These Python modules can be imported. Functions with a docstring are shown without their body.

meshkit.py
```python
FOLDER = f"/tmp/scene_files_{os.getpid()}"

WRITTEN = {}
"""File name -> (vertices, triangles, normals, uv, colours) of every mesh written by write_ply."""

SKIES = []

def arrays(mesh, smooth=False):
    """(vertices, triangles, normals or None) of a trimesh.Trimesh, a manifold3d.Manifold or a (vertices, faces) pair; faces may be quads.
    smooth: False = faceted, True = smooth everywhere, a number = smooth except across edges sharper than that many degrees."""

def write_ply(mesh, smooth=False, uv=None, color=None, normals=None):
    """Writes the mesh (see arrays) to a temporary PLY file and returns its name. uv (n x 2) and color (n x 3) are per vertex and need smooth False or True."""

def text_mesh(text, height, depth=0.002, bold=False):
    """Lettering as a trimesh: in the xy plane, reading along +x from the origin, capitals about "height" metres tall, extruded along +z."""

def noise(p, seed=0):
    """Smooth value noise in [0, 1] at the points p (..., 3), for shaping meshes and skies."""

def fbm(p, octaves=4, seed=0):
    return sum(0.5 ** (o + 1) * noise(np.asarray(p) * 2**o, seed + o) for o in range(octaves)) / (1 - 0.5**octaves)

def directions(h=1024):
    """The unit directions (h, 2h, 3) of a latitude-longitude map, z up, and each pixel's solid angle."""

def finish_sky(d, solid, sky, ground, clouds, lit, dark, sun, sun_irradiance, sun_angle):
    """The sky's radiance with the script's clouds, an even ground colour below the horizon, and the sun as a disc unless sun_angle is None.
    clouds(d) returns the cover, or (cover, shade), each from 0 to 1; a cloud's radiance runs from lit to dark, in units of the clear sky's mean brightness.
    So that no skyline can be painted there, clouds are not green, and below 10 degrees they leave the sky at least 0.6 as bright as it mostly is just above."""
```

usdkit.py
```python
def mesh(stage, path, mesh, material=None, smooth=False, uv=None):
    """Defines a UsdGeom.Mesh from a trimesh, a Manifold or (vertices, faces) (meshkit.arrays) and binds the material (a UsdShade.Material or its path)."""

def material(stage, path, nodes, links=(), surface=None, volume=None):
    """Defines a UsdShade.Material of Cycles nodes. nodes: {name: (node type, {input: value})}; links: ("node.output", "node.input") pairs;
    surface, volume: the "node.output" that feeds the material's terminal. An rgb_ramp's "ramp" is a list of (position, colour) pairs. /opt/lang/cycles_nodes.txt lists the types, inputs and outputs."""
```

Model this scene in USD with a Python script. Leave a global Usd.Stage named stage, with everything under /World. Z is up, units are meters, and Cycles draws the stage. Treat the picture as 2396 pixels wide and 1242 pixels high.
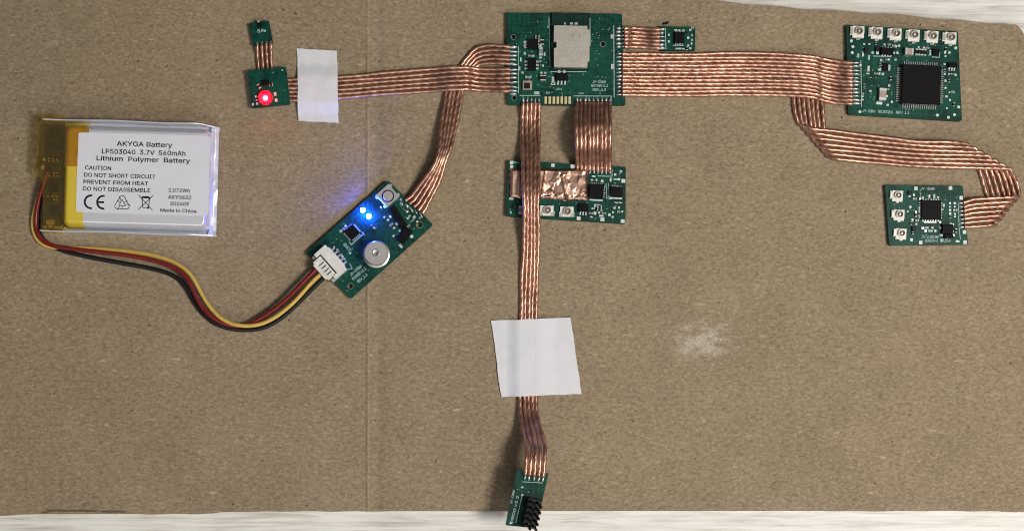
import math, random
import numpy as np, trimesh
from shapely.geometry import Polygon, Point, box as sbox, LineString
from shapely import affinity
from shapely.ops import unary_union
import usdkit, meshkit
from pxr import Usd, UsdGeom, UsdLux, UsdShade, Gf, Sdf

rng = np.random.default_rng(7)
random.seed(7)
stage = Usd.Stage.CreateInMemory()
UsdGeom.SetStageUpAxis(stage, UsdGeom.Tokens.z)
UsdGeom.SetStageMetersPerUnit(stage, 1.0)
UsdGeom.Xform.Define(stage, '/World')
UsdGeom.Scope.Define(stage, '/World/Looks')

# ------------------------------------------------------------------ units, camera, lamps
# the work surface is measured in tenths of a millimetre ("u"): x to the right, y towards the viewer, z up from the cardboard
U = 1e-4
CX, CY = 1198.0, 621.0
FOOT = np.array([960.0, 960.0])       # the spot straight below the camera
HC = 3800.0                           # camera height above the cardboard

def wp(x, y, z=0.0):
    return np.array([(x - CX) * U, (CY - y) * U, z * U])

cam = UsdGeom.Camera.Define(stage, '/World/camera')
cam.AddTranslateOp().Set(Gf.Vec3d(*wp(FOOT[0], FOOT[1], HC)))
cam.CreateFocalLengthAttr(HC / 100.0)
cam.CreateHorizontalApertureAttr(23.96)
cam.CreateVerticalApertureAttr(12.42)
cam.CreateHorizontalApertureOffsetAttr((CX - FOOT[0]) / 100.0)
cam.CreateVerticalApertureOffsetAttr(-(CY - FOOT[1]) / 100.0)
cam.CreateClippingRangeAttr(Gf.Vec2f(0.01, 50))
cam.CreateExposureAttr(0.0)

def rect_lamp(name, x, y, z, w, h, power, color, target):
    l = UsdLux.RectLight.Define(stage, '/World/' + name)
    p, t = wp(x, y, z), wp(*target)
    m = Gf.Matrix4d().SetLookAt(Gf.Vec3d(*p), Gf.Vec3d(*t), Gf.Vec3d(0, 1, 0.01)).GetInverse()
    l.AddTransformOp().Set(m)
    l.CreateWidthAttr(w); l.CreateHeightAttr(h)
    l.CreateIntensityAttr(power); l.CreateColorAttr(Gf.Vec3f(*color))
    return l

rect_lamp('desk_lamp', 4100, 1650, 5500, 0.15, 0.15, 40.0, (1.0, 0.95, 0.88), (1500, 700, 0))
rect_lamp('room_lamp', 1900, 11500, 11000, 1.5, 0.8, 1.8, (1.0, 0.98, 0.95), (1200, 600, 0))
rect_lamp('added_overhead_fill', 1500, -2500, 19000, 1.5, 0.9, 0.36, (0.95, 0.98, 1.0), (1200, 600, 0))  # unseen overhead fill, added for soft light and reflections in the metal
rect_lamp('added_left_fill', -14000, 1500, 9000, 1.2, 1.2, 0.25, (0.85, 0.92, 1.0), (1200, 600, 0))  # unseen weak fill added on the left; no window stands there

# ------------------------------------------------------------------ helpers
def numbered(parent, name):
    p, k = f'{parent}/{name}', 0
    while stage.GetPrimAtPath(p).IsValid():
        k += 1
        p = f'{parent}/{name}_{k:03d}'
    return p
_next = {}
def fresh(parent, name):
    k = _next.get((parent, name), 0)
    _next[(parent, name)] = k + 1
    return f'{parent}/{name}' if k == 0 else f'{parent}/{name}_{k:03d}'

def tag(prim, label=None, cat=None, group=None, kind=None):
    for k, v in (('label', label), ('category', cat), ('group', group), ('kind', kind)):
        if v: prim.SetCustomDataByKey(k, v)
    return prim

class Thing:
    def __init__(s, name, label, cat, x, y, z=0.0, group=None):
        s.path = fresh('/World', name)
        s.o = wp(x, y, z)
        x_ = UsdGeom.Xform.Define(stage, s.path)
        x_.AddTranslateOp().Set(Gf.Vec3d(*s.o))
        tag(x_.GetPrim(), label, cat, group)
    def part(s, name, mesh, mat, parent=None, smooth=False, label=None, kind=None):
        """mesh in u, already placed; parent is a part's path for a sub-part"""
        v, f = vf(mesh)
        path = fresh(parent or s.path, name)
        usdkit.mesh(stage, path, (tow(v) - s.o, f), M[mat], smooth=smooth)
        tag(stage.GetPrimAtPath(path), label=label, kind=kind)
        return path

def vf(mesh):
    if isinstance(mesh, trimesh.Trimesh): return np.asarray(mesh.vertices), np.asarray(mesh.faces)
    v, f = np.asarray(mesh[0], float), np.asarray(mesh[1], int)
    if f.shape[1] == 4: f = np.vstack([f[:, [0, 1, 2]], f[:, [0, 2, 3]]])
    return v, f

def tow(v):
    v = np.asarray(v, float)
    return np.stack([(v[:, 0] - CX) * U, (CY - v[:, 1]) * U, v[:, 2] * U], 1)

def cat_(*ms):
    V, F, n = [], [], 0
    for m in ms:
        v, f = vf(m); V.append(v); F.append(f + n); n += len(v)
    return np.vstack(V), np.vstack(F)

def at(x, y, z):
    """the point at height z that is seen over the point x, y of the cardboard"""
    k = (HC - z) / HC
    return FOOT[0] + (x - FOOT[0]) * k, FOOT[1] + (y - FOOT[1]) * k, z

# local shapes: x right, y towards viewer (image down), z up. Faces are flipped in the end because y is mirrored.
def flip(m):
    v, f = vf(m); return v, f[:, ::-1]

def bx(w, h, d, ch=0.0):
    a, b = w / 2, h / 2
    ring = lambda a, b, z: [(-a, -b, z), (a, -b, z), (a, b, z), (-a, b, z)]
    rings = [ring(a, b, 0)]
    if ch > 0:
        rings += [ring(a, b, d - ch), ring(a - ch, b - ch, d)]
    else:
        rings += [ring(a, b, d)]
    v = np.array(sum(rings, []), float)
    f = []
    for r in range(len(rings) - 1):
        for i in range(4):
            j = (i + 1) % 4
            f.append((4 * r + i, 4 * r + j, 4 * r + 4 + j, 4 * r + 4 + i))
    t = 4 * (len(rings) - 1)
    f.append((t, t + 1, t + 2, t + 3)); f.append((3, 2, 1, 0))
    return flip(vf((v, np.array(f))))   # orient outward after the mirror

def rev(profile, n=20):
    """profile of (r, z), bottom to top, closed on the axis"""
    v, f = [], []
    pr = list(profile)
    for r, z in pr:
        for k in range(n):
            a = 2 * math.pi * k / n
            v.append((r * math.cos(a), r * math.sin(a), z))
    for i in range(len(pr) - 1):
        for k in range(n):
            j = (k + 1) % n
            f.append((i * n + k, i * n + j, (i + 1) * n + j, (i + 1) * n + k))
    f = vf((v, np.array(f)))[1].tolist()
    v.append((0, 0, pr[0][1])); v.append((0, 0, pr[-1][1]))
    for k in range(n):
        j = (k + 1) % n
        f.append((len(v) - 2, j, k)); f.append((len(v) - 1, (len(pr) - 1) * n + k, (len(pr) - 1) * n + j))
    return flip((np.array(v, float), np.array(f)))

def ext(poly, d):
    ms = [trimesh.creation.extrude_polygon(g, d, engine='earcut') for g in getattr(poly, 'geoms', [poly])]
    return flip(cat_(*ms))

def put(mesh, x, y, z, ang=0.0, sc=True):
    """places a local mesh where x, y is seen, at height z; ang in degrees clockwise as seen"""
    v, f = vf(mesh)
    k = (HC - z) / HC if sc else 1.0
    a = math.radians(ang); c, s = math.cos(a), math.sin(a)
    X, Y, Z = at(x, y, z)
    w = np.stack([(v[:, 0] * c - v[:, 1] * s) * k + X, (v[:, 0] * s + v[:, 1] * c) * k + Y, v[:, 2] + Z], 1)
    return w, f

def blob(l, w, h):
    m = trimesh.creation.icosphere(subdivisions=1)
    v = np.array(m.vertices); v[:, 2] = np.maximum(v[:, 2], -0.2)
    return v * [l / 2, w / 2, h] , np.asarray(m.faces)[:, ::-1]

def text_poly(txt, h, width=None, depth=0.5, bold=False):
    m = meshkit.text_mesh(txt, h, depth, bold)
    v = np.array(m.vertices)
    if width:
        x0, x1 = v[:, 0].min(), v[:, 0].max()
        v[:, 0] = (v[:, 0] - x0) * width / (x1 - x0)
    v[:, 1] *= -1
    return v, np.asarray(m.faces)   # mirrored twice: orientation kept as drawn
    
def sheet(fx, fy, fz, nu, nv, t):
    """closed thin sheet over the unit square; fx, fy, fz of (u, v) arrays give the top"""
    u, w = np.meshgrid(np.linspace(0, 1, nu), np.linspace(0, 1, nv))
    X, Y, Z = fx(u, w), fy(u, w), fz(u, w)
    top = np.stack([X.ravel(), Y.ravel(), Z.ravel()], 1)
    return solid_grid(top, nu, nv, t)

def solid_grid(top, nu, nv, t):
    bot = top - [0, 0, t]
    n = nu * nv
    i = np.arange(n).reshape(nv, nu)
    a, b, c, d = i[:-1, :-1].ravel(), i[:-1, 1:].ravel(), i[1:, 1:].ravel(), i[1:, :-1].ravel()
    q = np.stack([a, b, c, d], 1)
    rim = np.concatenate([i[0, :], i[1:, -1], i[-1, -2::-1], i[-2:0:-1, 0]])
    r2 = np.roll(rim, -1)
    sides = np.stack([r2, rim, rim + n, r2 + n], 1)
    f = np.vstack([q[:, ::-1], q + n, sides[:, ::-1]])
    return np.vstack([top, bot]), vf((top, f))[1]

def quad_at(c, u, w):
    """bilinear point of corners TL, TR, BR, BL"""
    c = np.asarray(c, float)
    return [(1 - u) * (1 - w) * c[0][k] + u * (1 - w) * c[1][k] + u * w * c[2][k] + (1 - u) * w * c[3][k] for k in (0, 1)]

# ------------------------------------------------------------------ materials
M = {}
def mat(name, nodes, links, surface='p.BSDF'):
    M[name] = usdkit.material(stage, '/World/Looks/' + name, nodes, links, surface=surface)

def plain(name, base, rough=0.5, metal=0.0, var=0.12, scale=900.0, bump=0.0, bscale=2500.0, **kw):
    b = np.array(base)
    nodes = {'g': ('geometry', {}),
             'n': ('noise_texture', {'scale': scale, 'detail': 3.0}),
             'r': ('rgb_ramp', {'ramp': [(0.25, tuple(b * (1 - var))), (0.75, tuple(np.minimum(b * (1 + var), 1)))]}),
             'p': ('principled_bsdf', {'roughness': rough, 'metallic': metal, **kw})}
    links = [('g.position', 'n.vector'), ('n.fac', 'r.fac'), ('r.color', 'p.base_color')]
    if bump:
        nodes['n2'] = ('noise_texture', {'scale': bscale, 'detail': 3.0})
        nodes['b'] = ('bump', {'strength': bump, 'distance': 0.0001})
        links += [('g.position', 'n2.vector'), ('n2.fac', 'b.height'), ('b.normal', 'p.normal')]
    mat(name, nodes, links)

def cardboard_material(name, k=1.0, gloss=True):
    nodes = {
        'g': ('geometry', {}),
        'mp': ('mapping', {'scale': (0.6, 1.0, 1.0)}),
        'fib': ('noise_texture', {'scale': 1650.0, 'detail': 5.0, 'roughness': 0.68, 'distortion': 0.8}),
        'mot': ('noise_texture', {'scale': 60.0, 'detail': 4.0, 'roughness': 0.6}),
        'spk': ('noise_texture', {'scale': 760.0, 'detail': 1.0}),
        'flk': ('noise_texture', {'scale': 700.0, 'detail': 1.0}),
        'mpf': ('mapping', {'scale': (0.5, 1.2, 1.0), 'location': (3.1, 1.7, 0.0)}),
        'rf': ('rgb_ramp', {'ramp': [(0.33, (0.215 * k, 0.161 * k, 0.101 * k)), (0.5, (0.315 * k, 0.243 * k, 0.157 * k)), (0.67, (0.43 * k, 0.342 * k, 0.230 * k))]}),
        'rm': ('rgb_ramp', {'ramp': [(0.3, (0.89, 0.88, 0.86)), (0.7, (1.05, 1.05, 1.06))]}),
        'm1': ('mix', {'mix_type': 'multiply', 'fac': 1.0}),
        'rs': ('rgb_ramp', {'ramp': [(0.0, (1, 1, 1)), (0.74, (1, 1, 1)), (0.79, (0.40, 0.34, 0.28)), (1.0, (0.3, 0.25, 0.2))]}),
        'm2': ('mix', {'mix_type': 'multiply', 'fac': 1.0}),
        'rl': ('rgb_ramp', {'ramp': [(0.0, (0, 0, 0)), (0.69, (0, 0, 0)), (0.77, (0.13, 0.11, 0.08)), (1.0, (0.16, 0.14, 0.1))]}),
        'm3': ('mix', {'mix_type': 'add', 'fac': 1.0}),
        'bp': ('bump', {'strength': 0.55, 'distance': 0.00006}),
        'p': ('principled_bsdf', {'roughness': 0.78, 'specular_ior_level': 0.35}),
    }
    links = [('g.position', 'mp.vector'), ('mp.vector', 'fib.vector'), ('g.position', 'mot.vector'), ('g.position', 'spk.vector'),
             ('g.position', 'mpf.vector'), ('mpf.vector', 'flk.vector'),
             ('fib.fac', 'rf.fac'), ('mot.fac', 'rm.fac'), ('rf.color', 'm1.color1'), ('rm.color', 'm1.color2'),
             ('spk.fac', 'rs.fac'), ('m1.color', 'm2.color1'), ('rs.color', 'm2.color2'),
             ('flk.fac', 'rl.fac'), ('m2.color', 'm3.color1'), ('rl.color', 'm3.color2'),
             ('m3.color', 'p.base_color'), ('fib.fac', 'bp.height'), ('bp.normal', 'p.normal')]
    if gloss:
        # paper scuffed pale along the old fold
        fx = wp(861, 0)[0]
        nodes.update({'sx': ('separate_xyz', {}), 'sb': ('math', {'math_type': 'subtract', 'value2': fx}), 'aq': ('math', {'math_type': 'absolute'}),
            'mf': ('map_range', {'from_min': 0.00008, 'from_max': 0.0004, 'to_min': 1.0, 'to_max': 0.0, 'clamp': True}), 'nf': ('noise_texture', {'scale': 350.0, 'detail': 3.0}),
            'm5': ('math', {'math_type': 'multiply', 'value2': 0.28}), 'mm': ('math', {'math_type': 'multiply'}), 'mz': ('mix', {'mix_type': 'mix', 'color2': (0.60, 0.50, 0.36)})})
        links += [('g.position', 'sx.vector'), ('sx.x', 'sb.value1'), ('sb.value', 'aq.value1'), ('aq.value', 'mf.value'), ('g.position', 'nf.vector'), ('nf.fac', 'm5.value1'), ('m5.value', 'mm.value1'), ('mf.result', 'mm.value2'),
                  ('mm.value', 'mz.fac'), ('m3.color', 'mz.color1'), ('mz.color', 'p.base_color')]
        links.remove(('m3.color', 'p.base_color'))
    if gloss:   # a rubbed, shiny spot left by adhesive
        cx, cy, _ = wp(1640, 795)
        nodes.update({
            'mg': ('mapping', {'location': (-cx / 0.0105, -cy / 0.0062, 0.0), 'scale': (1 / 0.0105, 1 / 0.0062, 0.0)}),
            'gr': ('gradient_texture', {'gradient_type': 'spherical'}),
            'ng': ('noise_texture', {'scale': 420.0, 'detail': 4.0, 'roughness': 0.7}),
            'rg': ('map_range', {'from_min': 0.40, 'from_max': 0.60, 'to_min': 0.0, 'to_max': 1.0, 'clamp': True}),
            'mu': ('math', {'math_type': 'multiply'}),
            'mr': ('map_range', {'from_min': 0.0, 'from_max': 0.55, 'to_min': 0.78, 'to_max': 0.27, 'clamp': True}),
            'ms': ('map_range', {'from_min': 0.0, 'from_max': 0.55, 'to_min': 0.35, 'to_max': 0.9, 'clamp': True})})
        links += [('g.position', 'mg.vector'), ('mg.vector', 'gr.vector'), ('mp.vector', 'ng.vector'), ('ng.fac', 'rg.value'),
                  ('gr.fac', 'mu.value1'), ('rg.result', 'mu.value2'), ('mu.value', 'mr.value'), ('mu.value', 'ms.value'),
                  ('mr.result', 'p.roughness'), ('ms.result', 'p.specular_ior_level')]
    mat(name, nodes, links)

cardboard_material('kraft_top')
cardboard_material('kraft_core', 0.72, False)
cardboard_material('kraft_gap_shade', 0.42, False)  # kraft darkened to paint the shade inside the torn gap
mat('white_wood', {
    'g': ('geometry', {}),
    'mp': ('mapping', {'scale': (0.06, 1.0, 1.0), 'rotation': (0, 0, 0.015)}),
    'n': ('noise_texture', {'scale': 900.0, 'detail': 6.0, 'roughness': 0.65, 'distortion': 0.4}),
    'mp2': ('mapping', {'scale': (0.12, 1.0, 1.0), 'rotation': (0, 0, 0.015)}),
    'n2': ('noise_texture', {'scale': 160.0, 'detail': 3.0, 'distortion': 1.2}),
    'mx': ('mix', {'mix_type': 'mix', 'fac': 0.45}),
    'r': ('rgb_ramp', {'ramp': [(0.31, (0.56, 0.52, 0.465)), (0.47, (0.79, 0.765, 0.71)), (0.6, (0.90, 0.885, 0.85)), (0.8, (0.93, 0.92, 0.89))]}),
    'b': ('bump', {'strength': 0.2, 'distance': 0.00004}),
    'p': ('principled_bsdf', {'roughness': 0.5})},
    [('g.position', 'mp.vector'), ('mp.vector', 'n.vector'), ('g.position', 'mp2.vector'), ('mp2.vector', 'n2.vector'),
     ('n.color', 'mx.color1'), ('n2.color', 'mx.color2'), ('n.fac', 'mx.color1'), ('n2.fac', 'mx.color2'), ('mx.color', 'r.fac'), ('r.color', 'p.base_color'),
     ('n.fac', 'b.height'), ('b.normal', 'p.normal')][0:4] + [('n.fac', 'r.fac'), ('r.color', 'p.base_color'), ('n.fac', 'b.height'), ('b.normal', 'p.normal')])
plain('white_wood_edge', (0.6, 0.56, 0.5), 0.6)
# copper: the base colour wanders a little along every strand
mat('copper', {
    'g': ('geometry', {}), 'n': ('noise_texture', {'scale': 600.0, 'detail': 3.0}),
    'r': ('rgb_ramp', {'ramp': [(0.25, (0.37, 0.19, 0.135)), (0.55, (0.60, 0.355, 0.26)), (0.8, (0.76, 0.52, 0.41))]}),
    'p': ('principled_bsdf', {'metallic': 0.86, 'roughness': 0.41, 'specular_tint': (1.0, 0.85, 0.78)})},
    [('g.position', 'n.vector'), ('n.fac', 'r.fac'), ('r.color', 'p.base_color')])
plain('copper_foil', (0.56, 0.35, 0.27), 0.37, 1.0, 0.12, 300, bump=0.3, bscale=1500)
def mask_material(name, dark, light, rough):
    mat(name, {
        'g': ('geometry', {}),
        'mx': ('mapping', {'scale': (0.16, 1.0, 0.0)}), 'my': ('mapping', {'scale': (1.0, 0.16, 0.0)}),
        'nx': ('noise_texture', {'scale': 1500.0, 'detail': 1.0}), 'ny': ('noise_texture', {'scale': 1500.0, 'detail': 1.0}),
        'tr': ('math', {'math_type': 'maximum'}),
        'n': ('noise_texture', {'scale': 160.0, 'detail': 3.0}),
        'ad': ('math', {'math_type': 'multiply'}),
        'r': ('rgb_ramp', {'ramp': [(0.20, dark), (0.27, tuple(0.5 * (np.array(dark) + light))), (0.38, light)]}),
        'b': ('bump', {'strength': 0.15, 'distance': 0.00003}),
        'p': ('principled_bsdf', {'roughness': rough, 'specular_ior_level': 0.2})},
        [('g.position', 'mx.vector'), ('g.position', 'my.vector'), ('mx.vector', 'nx.vector'), ('my.vector', 'ny.vector'), ('nx.fac', 'tr.value1'), ('ny.fac', 'tr.value2'),
         ('g.position', 'n.vector'), ('tr.value', 'ad.value1'), ('n.fac', 'ad.value2'), ('ad.value', 'r.fac'), ('r.color', 'p.base_color'), ('tr.value', 'b.height'), ('b.normal', 'p.normal')])
mask_material('solder_mask', (0.002, 0.032, 0.022), (0.0045, 0.078, 0.051), 0.38)
mask_material('dark_mask', (0.003, 0.022, 0.016), (0.005, 0.038, 0.027), 0.4)
mask_material('olive_mask', (0.020, 0.024, 0.005), (0.075, 0.080, 0.016), 0.35)
plain('chip_black', (0.008, 0.0075, 0.009), 0.5, bump=0.1, bscale=6000, specular_ior_level=0.08)
plain('plastic_black', (0.006, 0.006, 0.006), 0.35, specular_ior_level=0.4)
plain('solder', (0.72, 0.73, 0.74), 0.3, 0.7, 0.1)
plain('tin', (0.60, 0.62, 0.60), 0.36, 0.5, 0.1)
plain('gold', (0.78, 0.62, 0.32), 0.4, 0.5, 0.08)
plain('tin_dull', (0.27, 0.27, 0.27), 0.45, 0.4, 0.1)
plain('pad_white', (0.66, 0.74, 0.66), 0.4, 0.0, 0.08)
plain('silk', (0.40, 0.56, 0.53), 0.6, 0.0, 0.1)
plain('ceramic_tan', (0.42, 0.34, 0.27), 0.5, 0.0, 0.15)
plain('ceramic_grey', (0.22, 0.24, 0.23), 0.5, 0.0, 0.2)
plain('resistor_black', (0.014, 0.014, 0.016), 0.4, specular_ior_level=0.2)
plain('shield_steel', (0.62, 0.575, 0.50), 0.38, 0.75, 0.08, 500, bump=0.25, bscale=1800)
plain('etch', (0.48, 0.44, 0.38), 0.55, 0.5)
plain('nickel', (0.60, 0.57, 0.56), 0.32, 0.65, 0.05)
plain('ufl_white', (0.80, 0.79, 0.74), 0.45)
plain('ufl_metal', (0.70, 0.66, 0.57), 0.28, 0.7)
plain('nylon_white', (0.80, 0.79, 0.74), 0.42, subsurface_weight=0.15, subsurface_scale=0.0005)
plain('mask_track', (0.008, 0.088, 0.060), 0.35, specular_ior_level=0.2)
plain('via_tin', (0.20, 0.30, 0.25), 0.4)
plain('insulator_tan', (0.20, 0.15, 0.13), 0.5)
plain('hole_dark', (0.004, 0.004, 0.004), 0.7)
plain('paper', (0.77, 0.77, 0.82), 0.8, 0.0, 0.03, 400, bump=0.25, bscale=2200)
plain('battery_foil', (0.82, 0.83, 0.89), 0.36, 0.42, 0.04, 300, bump=0.12, bscale=700)
plain('label_film', (0.80, 0.81, 0.88), 0.35, 0.0, 0.03, 200)
plain('print_black', (0.012, 0.012, 0.016), 0.5)
plain('yellow_film', (0.74, 0.55, 0.05), 0.3, 0.0, 0.06, 150)
plain('wire_red', (0.20, 0.012, 0.010), 0.33)
plain('wire_yellow', (0.72, 0.50, 0.11), 0.33)
plain('wire_black', (0.010, 0.009, 0.010), 0.33)
mat('kapton', {
    'n': ('noise_texture', {'scale': 300.0, 'detail': 2.0}), 'g': ('geometry', {}),
    'b': ('bump', {'strength': 0.3, 'distance': 0.0001}),
    't': ('transparent_bsdf', {'color': (0.99, 0.90, 0.46)}),
    's': ('glossy_bsdf', {'color': (1.0, 0.85, 0.6), 'roughness': 0.12}),
    'd': ('diffuse_bsdf', {'color': (0.42, 0.16, 0.012)}),
    'm0': ('mix_closure', {'fac': 0.02}),
    'f': ('fresnel', {'IOR': 1.6}), 'm': ('mix_closure', {})},
    [('g.position', 'n.vector'), ('n.fac', 'b.height'), ('b.normal', 's.normal'), ('b.normal', 'f.normal'),
     ('t.BSDF', 'm0.closure1'), ('d.BSDF', 'm0.closure2'), ('m0.closure', 'm.closure1'), ('s.BSDF', 'm.closure2'), ('f.fac', 'm.fac')], 'm.closure')
mat('led_blue', {'e': ('emission', {'color': (0.012, 0.06, 1.0), 'strength': 1050.0})}, [], 'e.emission')
mat('led_red', {'e': ('emission', {'color': (1.0, 0.022, 0.06), 'strength': 140.0})}, [], 'e.emission')
mat('led_lens', {'t': ('transparent_bsdf', {'color': (1.0, 0.5, 0.55)}), 'd': ('translucent_bsdf', {'color': (0.8, 0.03, 0.10)}), 'd2': ('diffuse_bsdf', {'color': (0.5, 0.02, 0.06)}),
                 'md': ('mix_closure', {'fac': 0.5}), 'm0': ('mix_closure', {'fac': 0.34}), 's': ('glossy_bsdf', {'roughness': 0.15}), 'f': ('fresnel', {'IOR': 1.45}), 'm': ('mix_closure', {})},
    [('d.BSDF', 'md.closure1'), ('d2.BSDF', 'md.closure2'), ('t.BSDF', 'm0.closure1'), ('md.closure', 'm0.closure2'), ('m0.closure', 'm.closure1'), ('s.BSDF', 'm.closure2'), ('f.fac', 'm.fac')], 'm.closure')

# ------------------------------------------------------------------ the setting: table top and cardboard
v, f = bx(6400, 4200, 250)
tp = usdkit.mesh(stage, '/World/table_top', (tow(np.asarray(v) + [1200, 620, -282]), f), M['white_wood'])
tag(tp.GetPrim(), 'white wood-grain table top showing along the edges of the cardboard', 'table', kind='structure')

card = Thing('cardboard_sheet', 'brown corrugated cardboard sheet lying flat under all the circuit boards', 'cardboard', 1050, 620, -30)
def top_edge(x):
    y = (x - 1620) * 58.0 / 765.0
    y = y + 3.0 * np.sin(x / 70.0) * (x > 1500) * 0.5 + 1.6 * np.sin(x / 23.0 + 1)
    y = np.where(x > 2372, y + 40 * np.clip((x - 2372) / 30.0, 0, 1) ** 2.2, y)
    return y
_bx = np.array([-400, 0, 40, 90, 118, 130, 160, 220, 290, 312, 350, 420, 500, 530, 600, 900, 1240, 1600, 2000, 2440])
_by = np.array([1207, 1206, 1203, 1198, 1190, 1189, 1191, 1192, 1195, 1201, 1203, 1201, 1200, 1195, 1197, 1194.5, 1193, 1193, 1194, 1196])
def bot_edge(x): return np.interp(x, _bx, _by) + 0.7 * np.sin(x / 17.0) + 0.8 * np.sin(x / 61.0)
def relief(x, y):
    z = -1.2 * np.exp(-((x - 886) / 14.0) ** 2) + 1.5 * np.exp(-((x - 861) / 3.2) ** 2)
    z += -1.5 * np.exp(-((x - 1535) / 22.0) ** 2) + 0.6 * np.exp(-((x - 1508) / 12.0) ** 2)
    z += 0.5 * np.exp(-((x - 1862) / 8.0) ** 2)
    # a long shallow dent running down to the right, and a lower shelf by it
    d = ((x - 1650) * 190 - (y - 640) * 215) / 287.0
    s = ((x - 1650) * 215 + (y - 640) * 190) / 287.0
    m = np.exp(-((s - 150) / 130.0) ** 2)
    z += m * (-4.0 * np.exp(-(d / 26.0) ** 2) + 2.2 * np.exp(-((d - 45) / 26.0) ** 2))
    z += -9.0 * np.clip((215 - x) / 420.0, 0, 1) ** 1.3 * np.clip((700 - y) / 700.0, 0, 1)
    p = np.stack([x / 260.0, y / 260.0, np.zeros_like(x)], -1)
    z += 5.0 * (meshkit.fbm(p, 3, 4) - 0.5)
    p = np.stack([x / 26.0, y / 18.0, np.zeros_like(x)], -1)
    z += 0.55 * (meshkit.fbm(p, 2, 9) - 0.5)
    z = np.minimum(z, 1.0) + 1.6 * np.exp(-((x - 861) / 3.0) ** 2) - 1.6 * np.exp(-((x - 884) / 13.0) ** 2)
    flap = np.clip((212 - x) / 230.0, 0, 1)
    return z - 17.0 * flap ** 1.05 * np.clip((520 - y) / 420.0, 0, 1)
xs = np.unique(np.concatenate([np.arange(-380, 2405, 7.0), np.arange(845, 905, 2.0), np.arange(2366, 2405, 3.0)]))
nv = 190
w = np.linspace(0, 1, nv)[:, None]
X = np.broadcast_to(xs[None, :], (nv, len(xs)))
Y = top_edge(X) * (1 - w) + bot_edge(X) * w
lift = np.clip(1 - np.abs(X - 200) / 110.0, 0, 1) * np.clip(1 - (bot_edge(X) - Y) / 60.0, 0, 1) ** 2 * 5
Z = relief(X, Y) + lift
card.part('top_liner', solid_grid(np.stack([X.ravel(), Y.ravel(), Z.ravel()], 1), len(xs), nv, 4.0), 'kraft_top', smooth=50)
xc = np.arange(-380, 2403, 12.0)
def liner(z0, z1, inset, tear):
    top = top_edge(xc) + inset
    bot = np.interp(xc, [-400, 0, 90, 330, 600, 2440], [1207, 1206, 1204, 1203.5, 1197, 1196]) - inset if tear else bot_edge(xc) - inset
    P = Polygon(list(zip(xc, top)) + list(zip(xc[::-1], bot[::-1])))
    v, f = ext(P, z1 - z0)
    return v + [0, 0, z0], f
card.part('bottom_liner', liner(-30, -26, 0.5, True), 'kraft_top')
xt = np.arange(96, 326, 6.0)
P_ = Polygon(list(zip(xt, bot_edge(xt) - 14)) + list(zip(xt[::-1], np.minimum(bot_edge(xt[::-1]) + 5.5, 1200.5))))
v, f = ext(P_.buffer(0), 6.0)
card.part('tear_shade_strip', (v + [0, 0, -16], f), 'kraft_gap_shade')  # dark strip whose colour stands in for the shaded gap between the liners
# the flutes run across the sheet
yy = np.arange(0, 1192, 6.0)
top = []
zz = -15.5 + 9.0 * np.sin(yy * 2 * math.pi / 70.0)
xa, xb = np.full_like(yy, 240.0), np.full_like(yy, 2398.0)
xb = np.minimum(xb, np.where(yy < 62, 1640 + (yy - 3) * 765 / 58.0 - 15, 2398.0))
g = np.stack([np.stack([xa, yy, zz], 1), np.stack([xb, yy, zz], 1)], 1).reshape(-1, 3)
card.part('fluted_core', solid_grid(g, 2, len(yy), 2.0), 'kraft_core', smooth=40)

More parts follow.
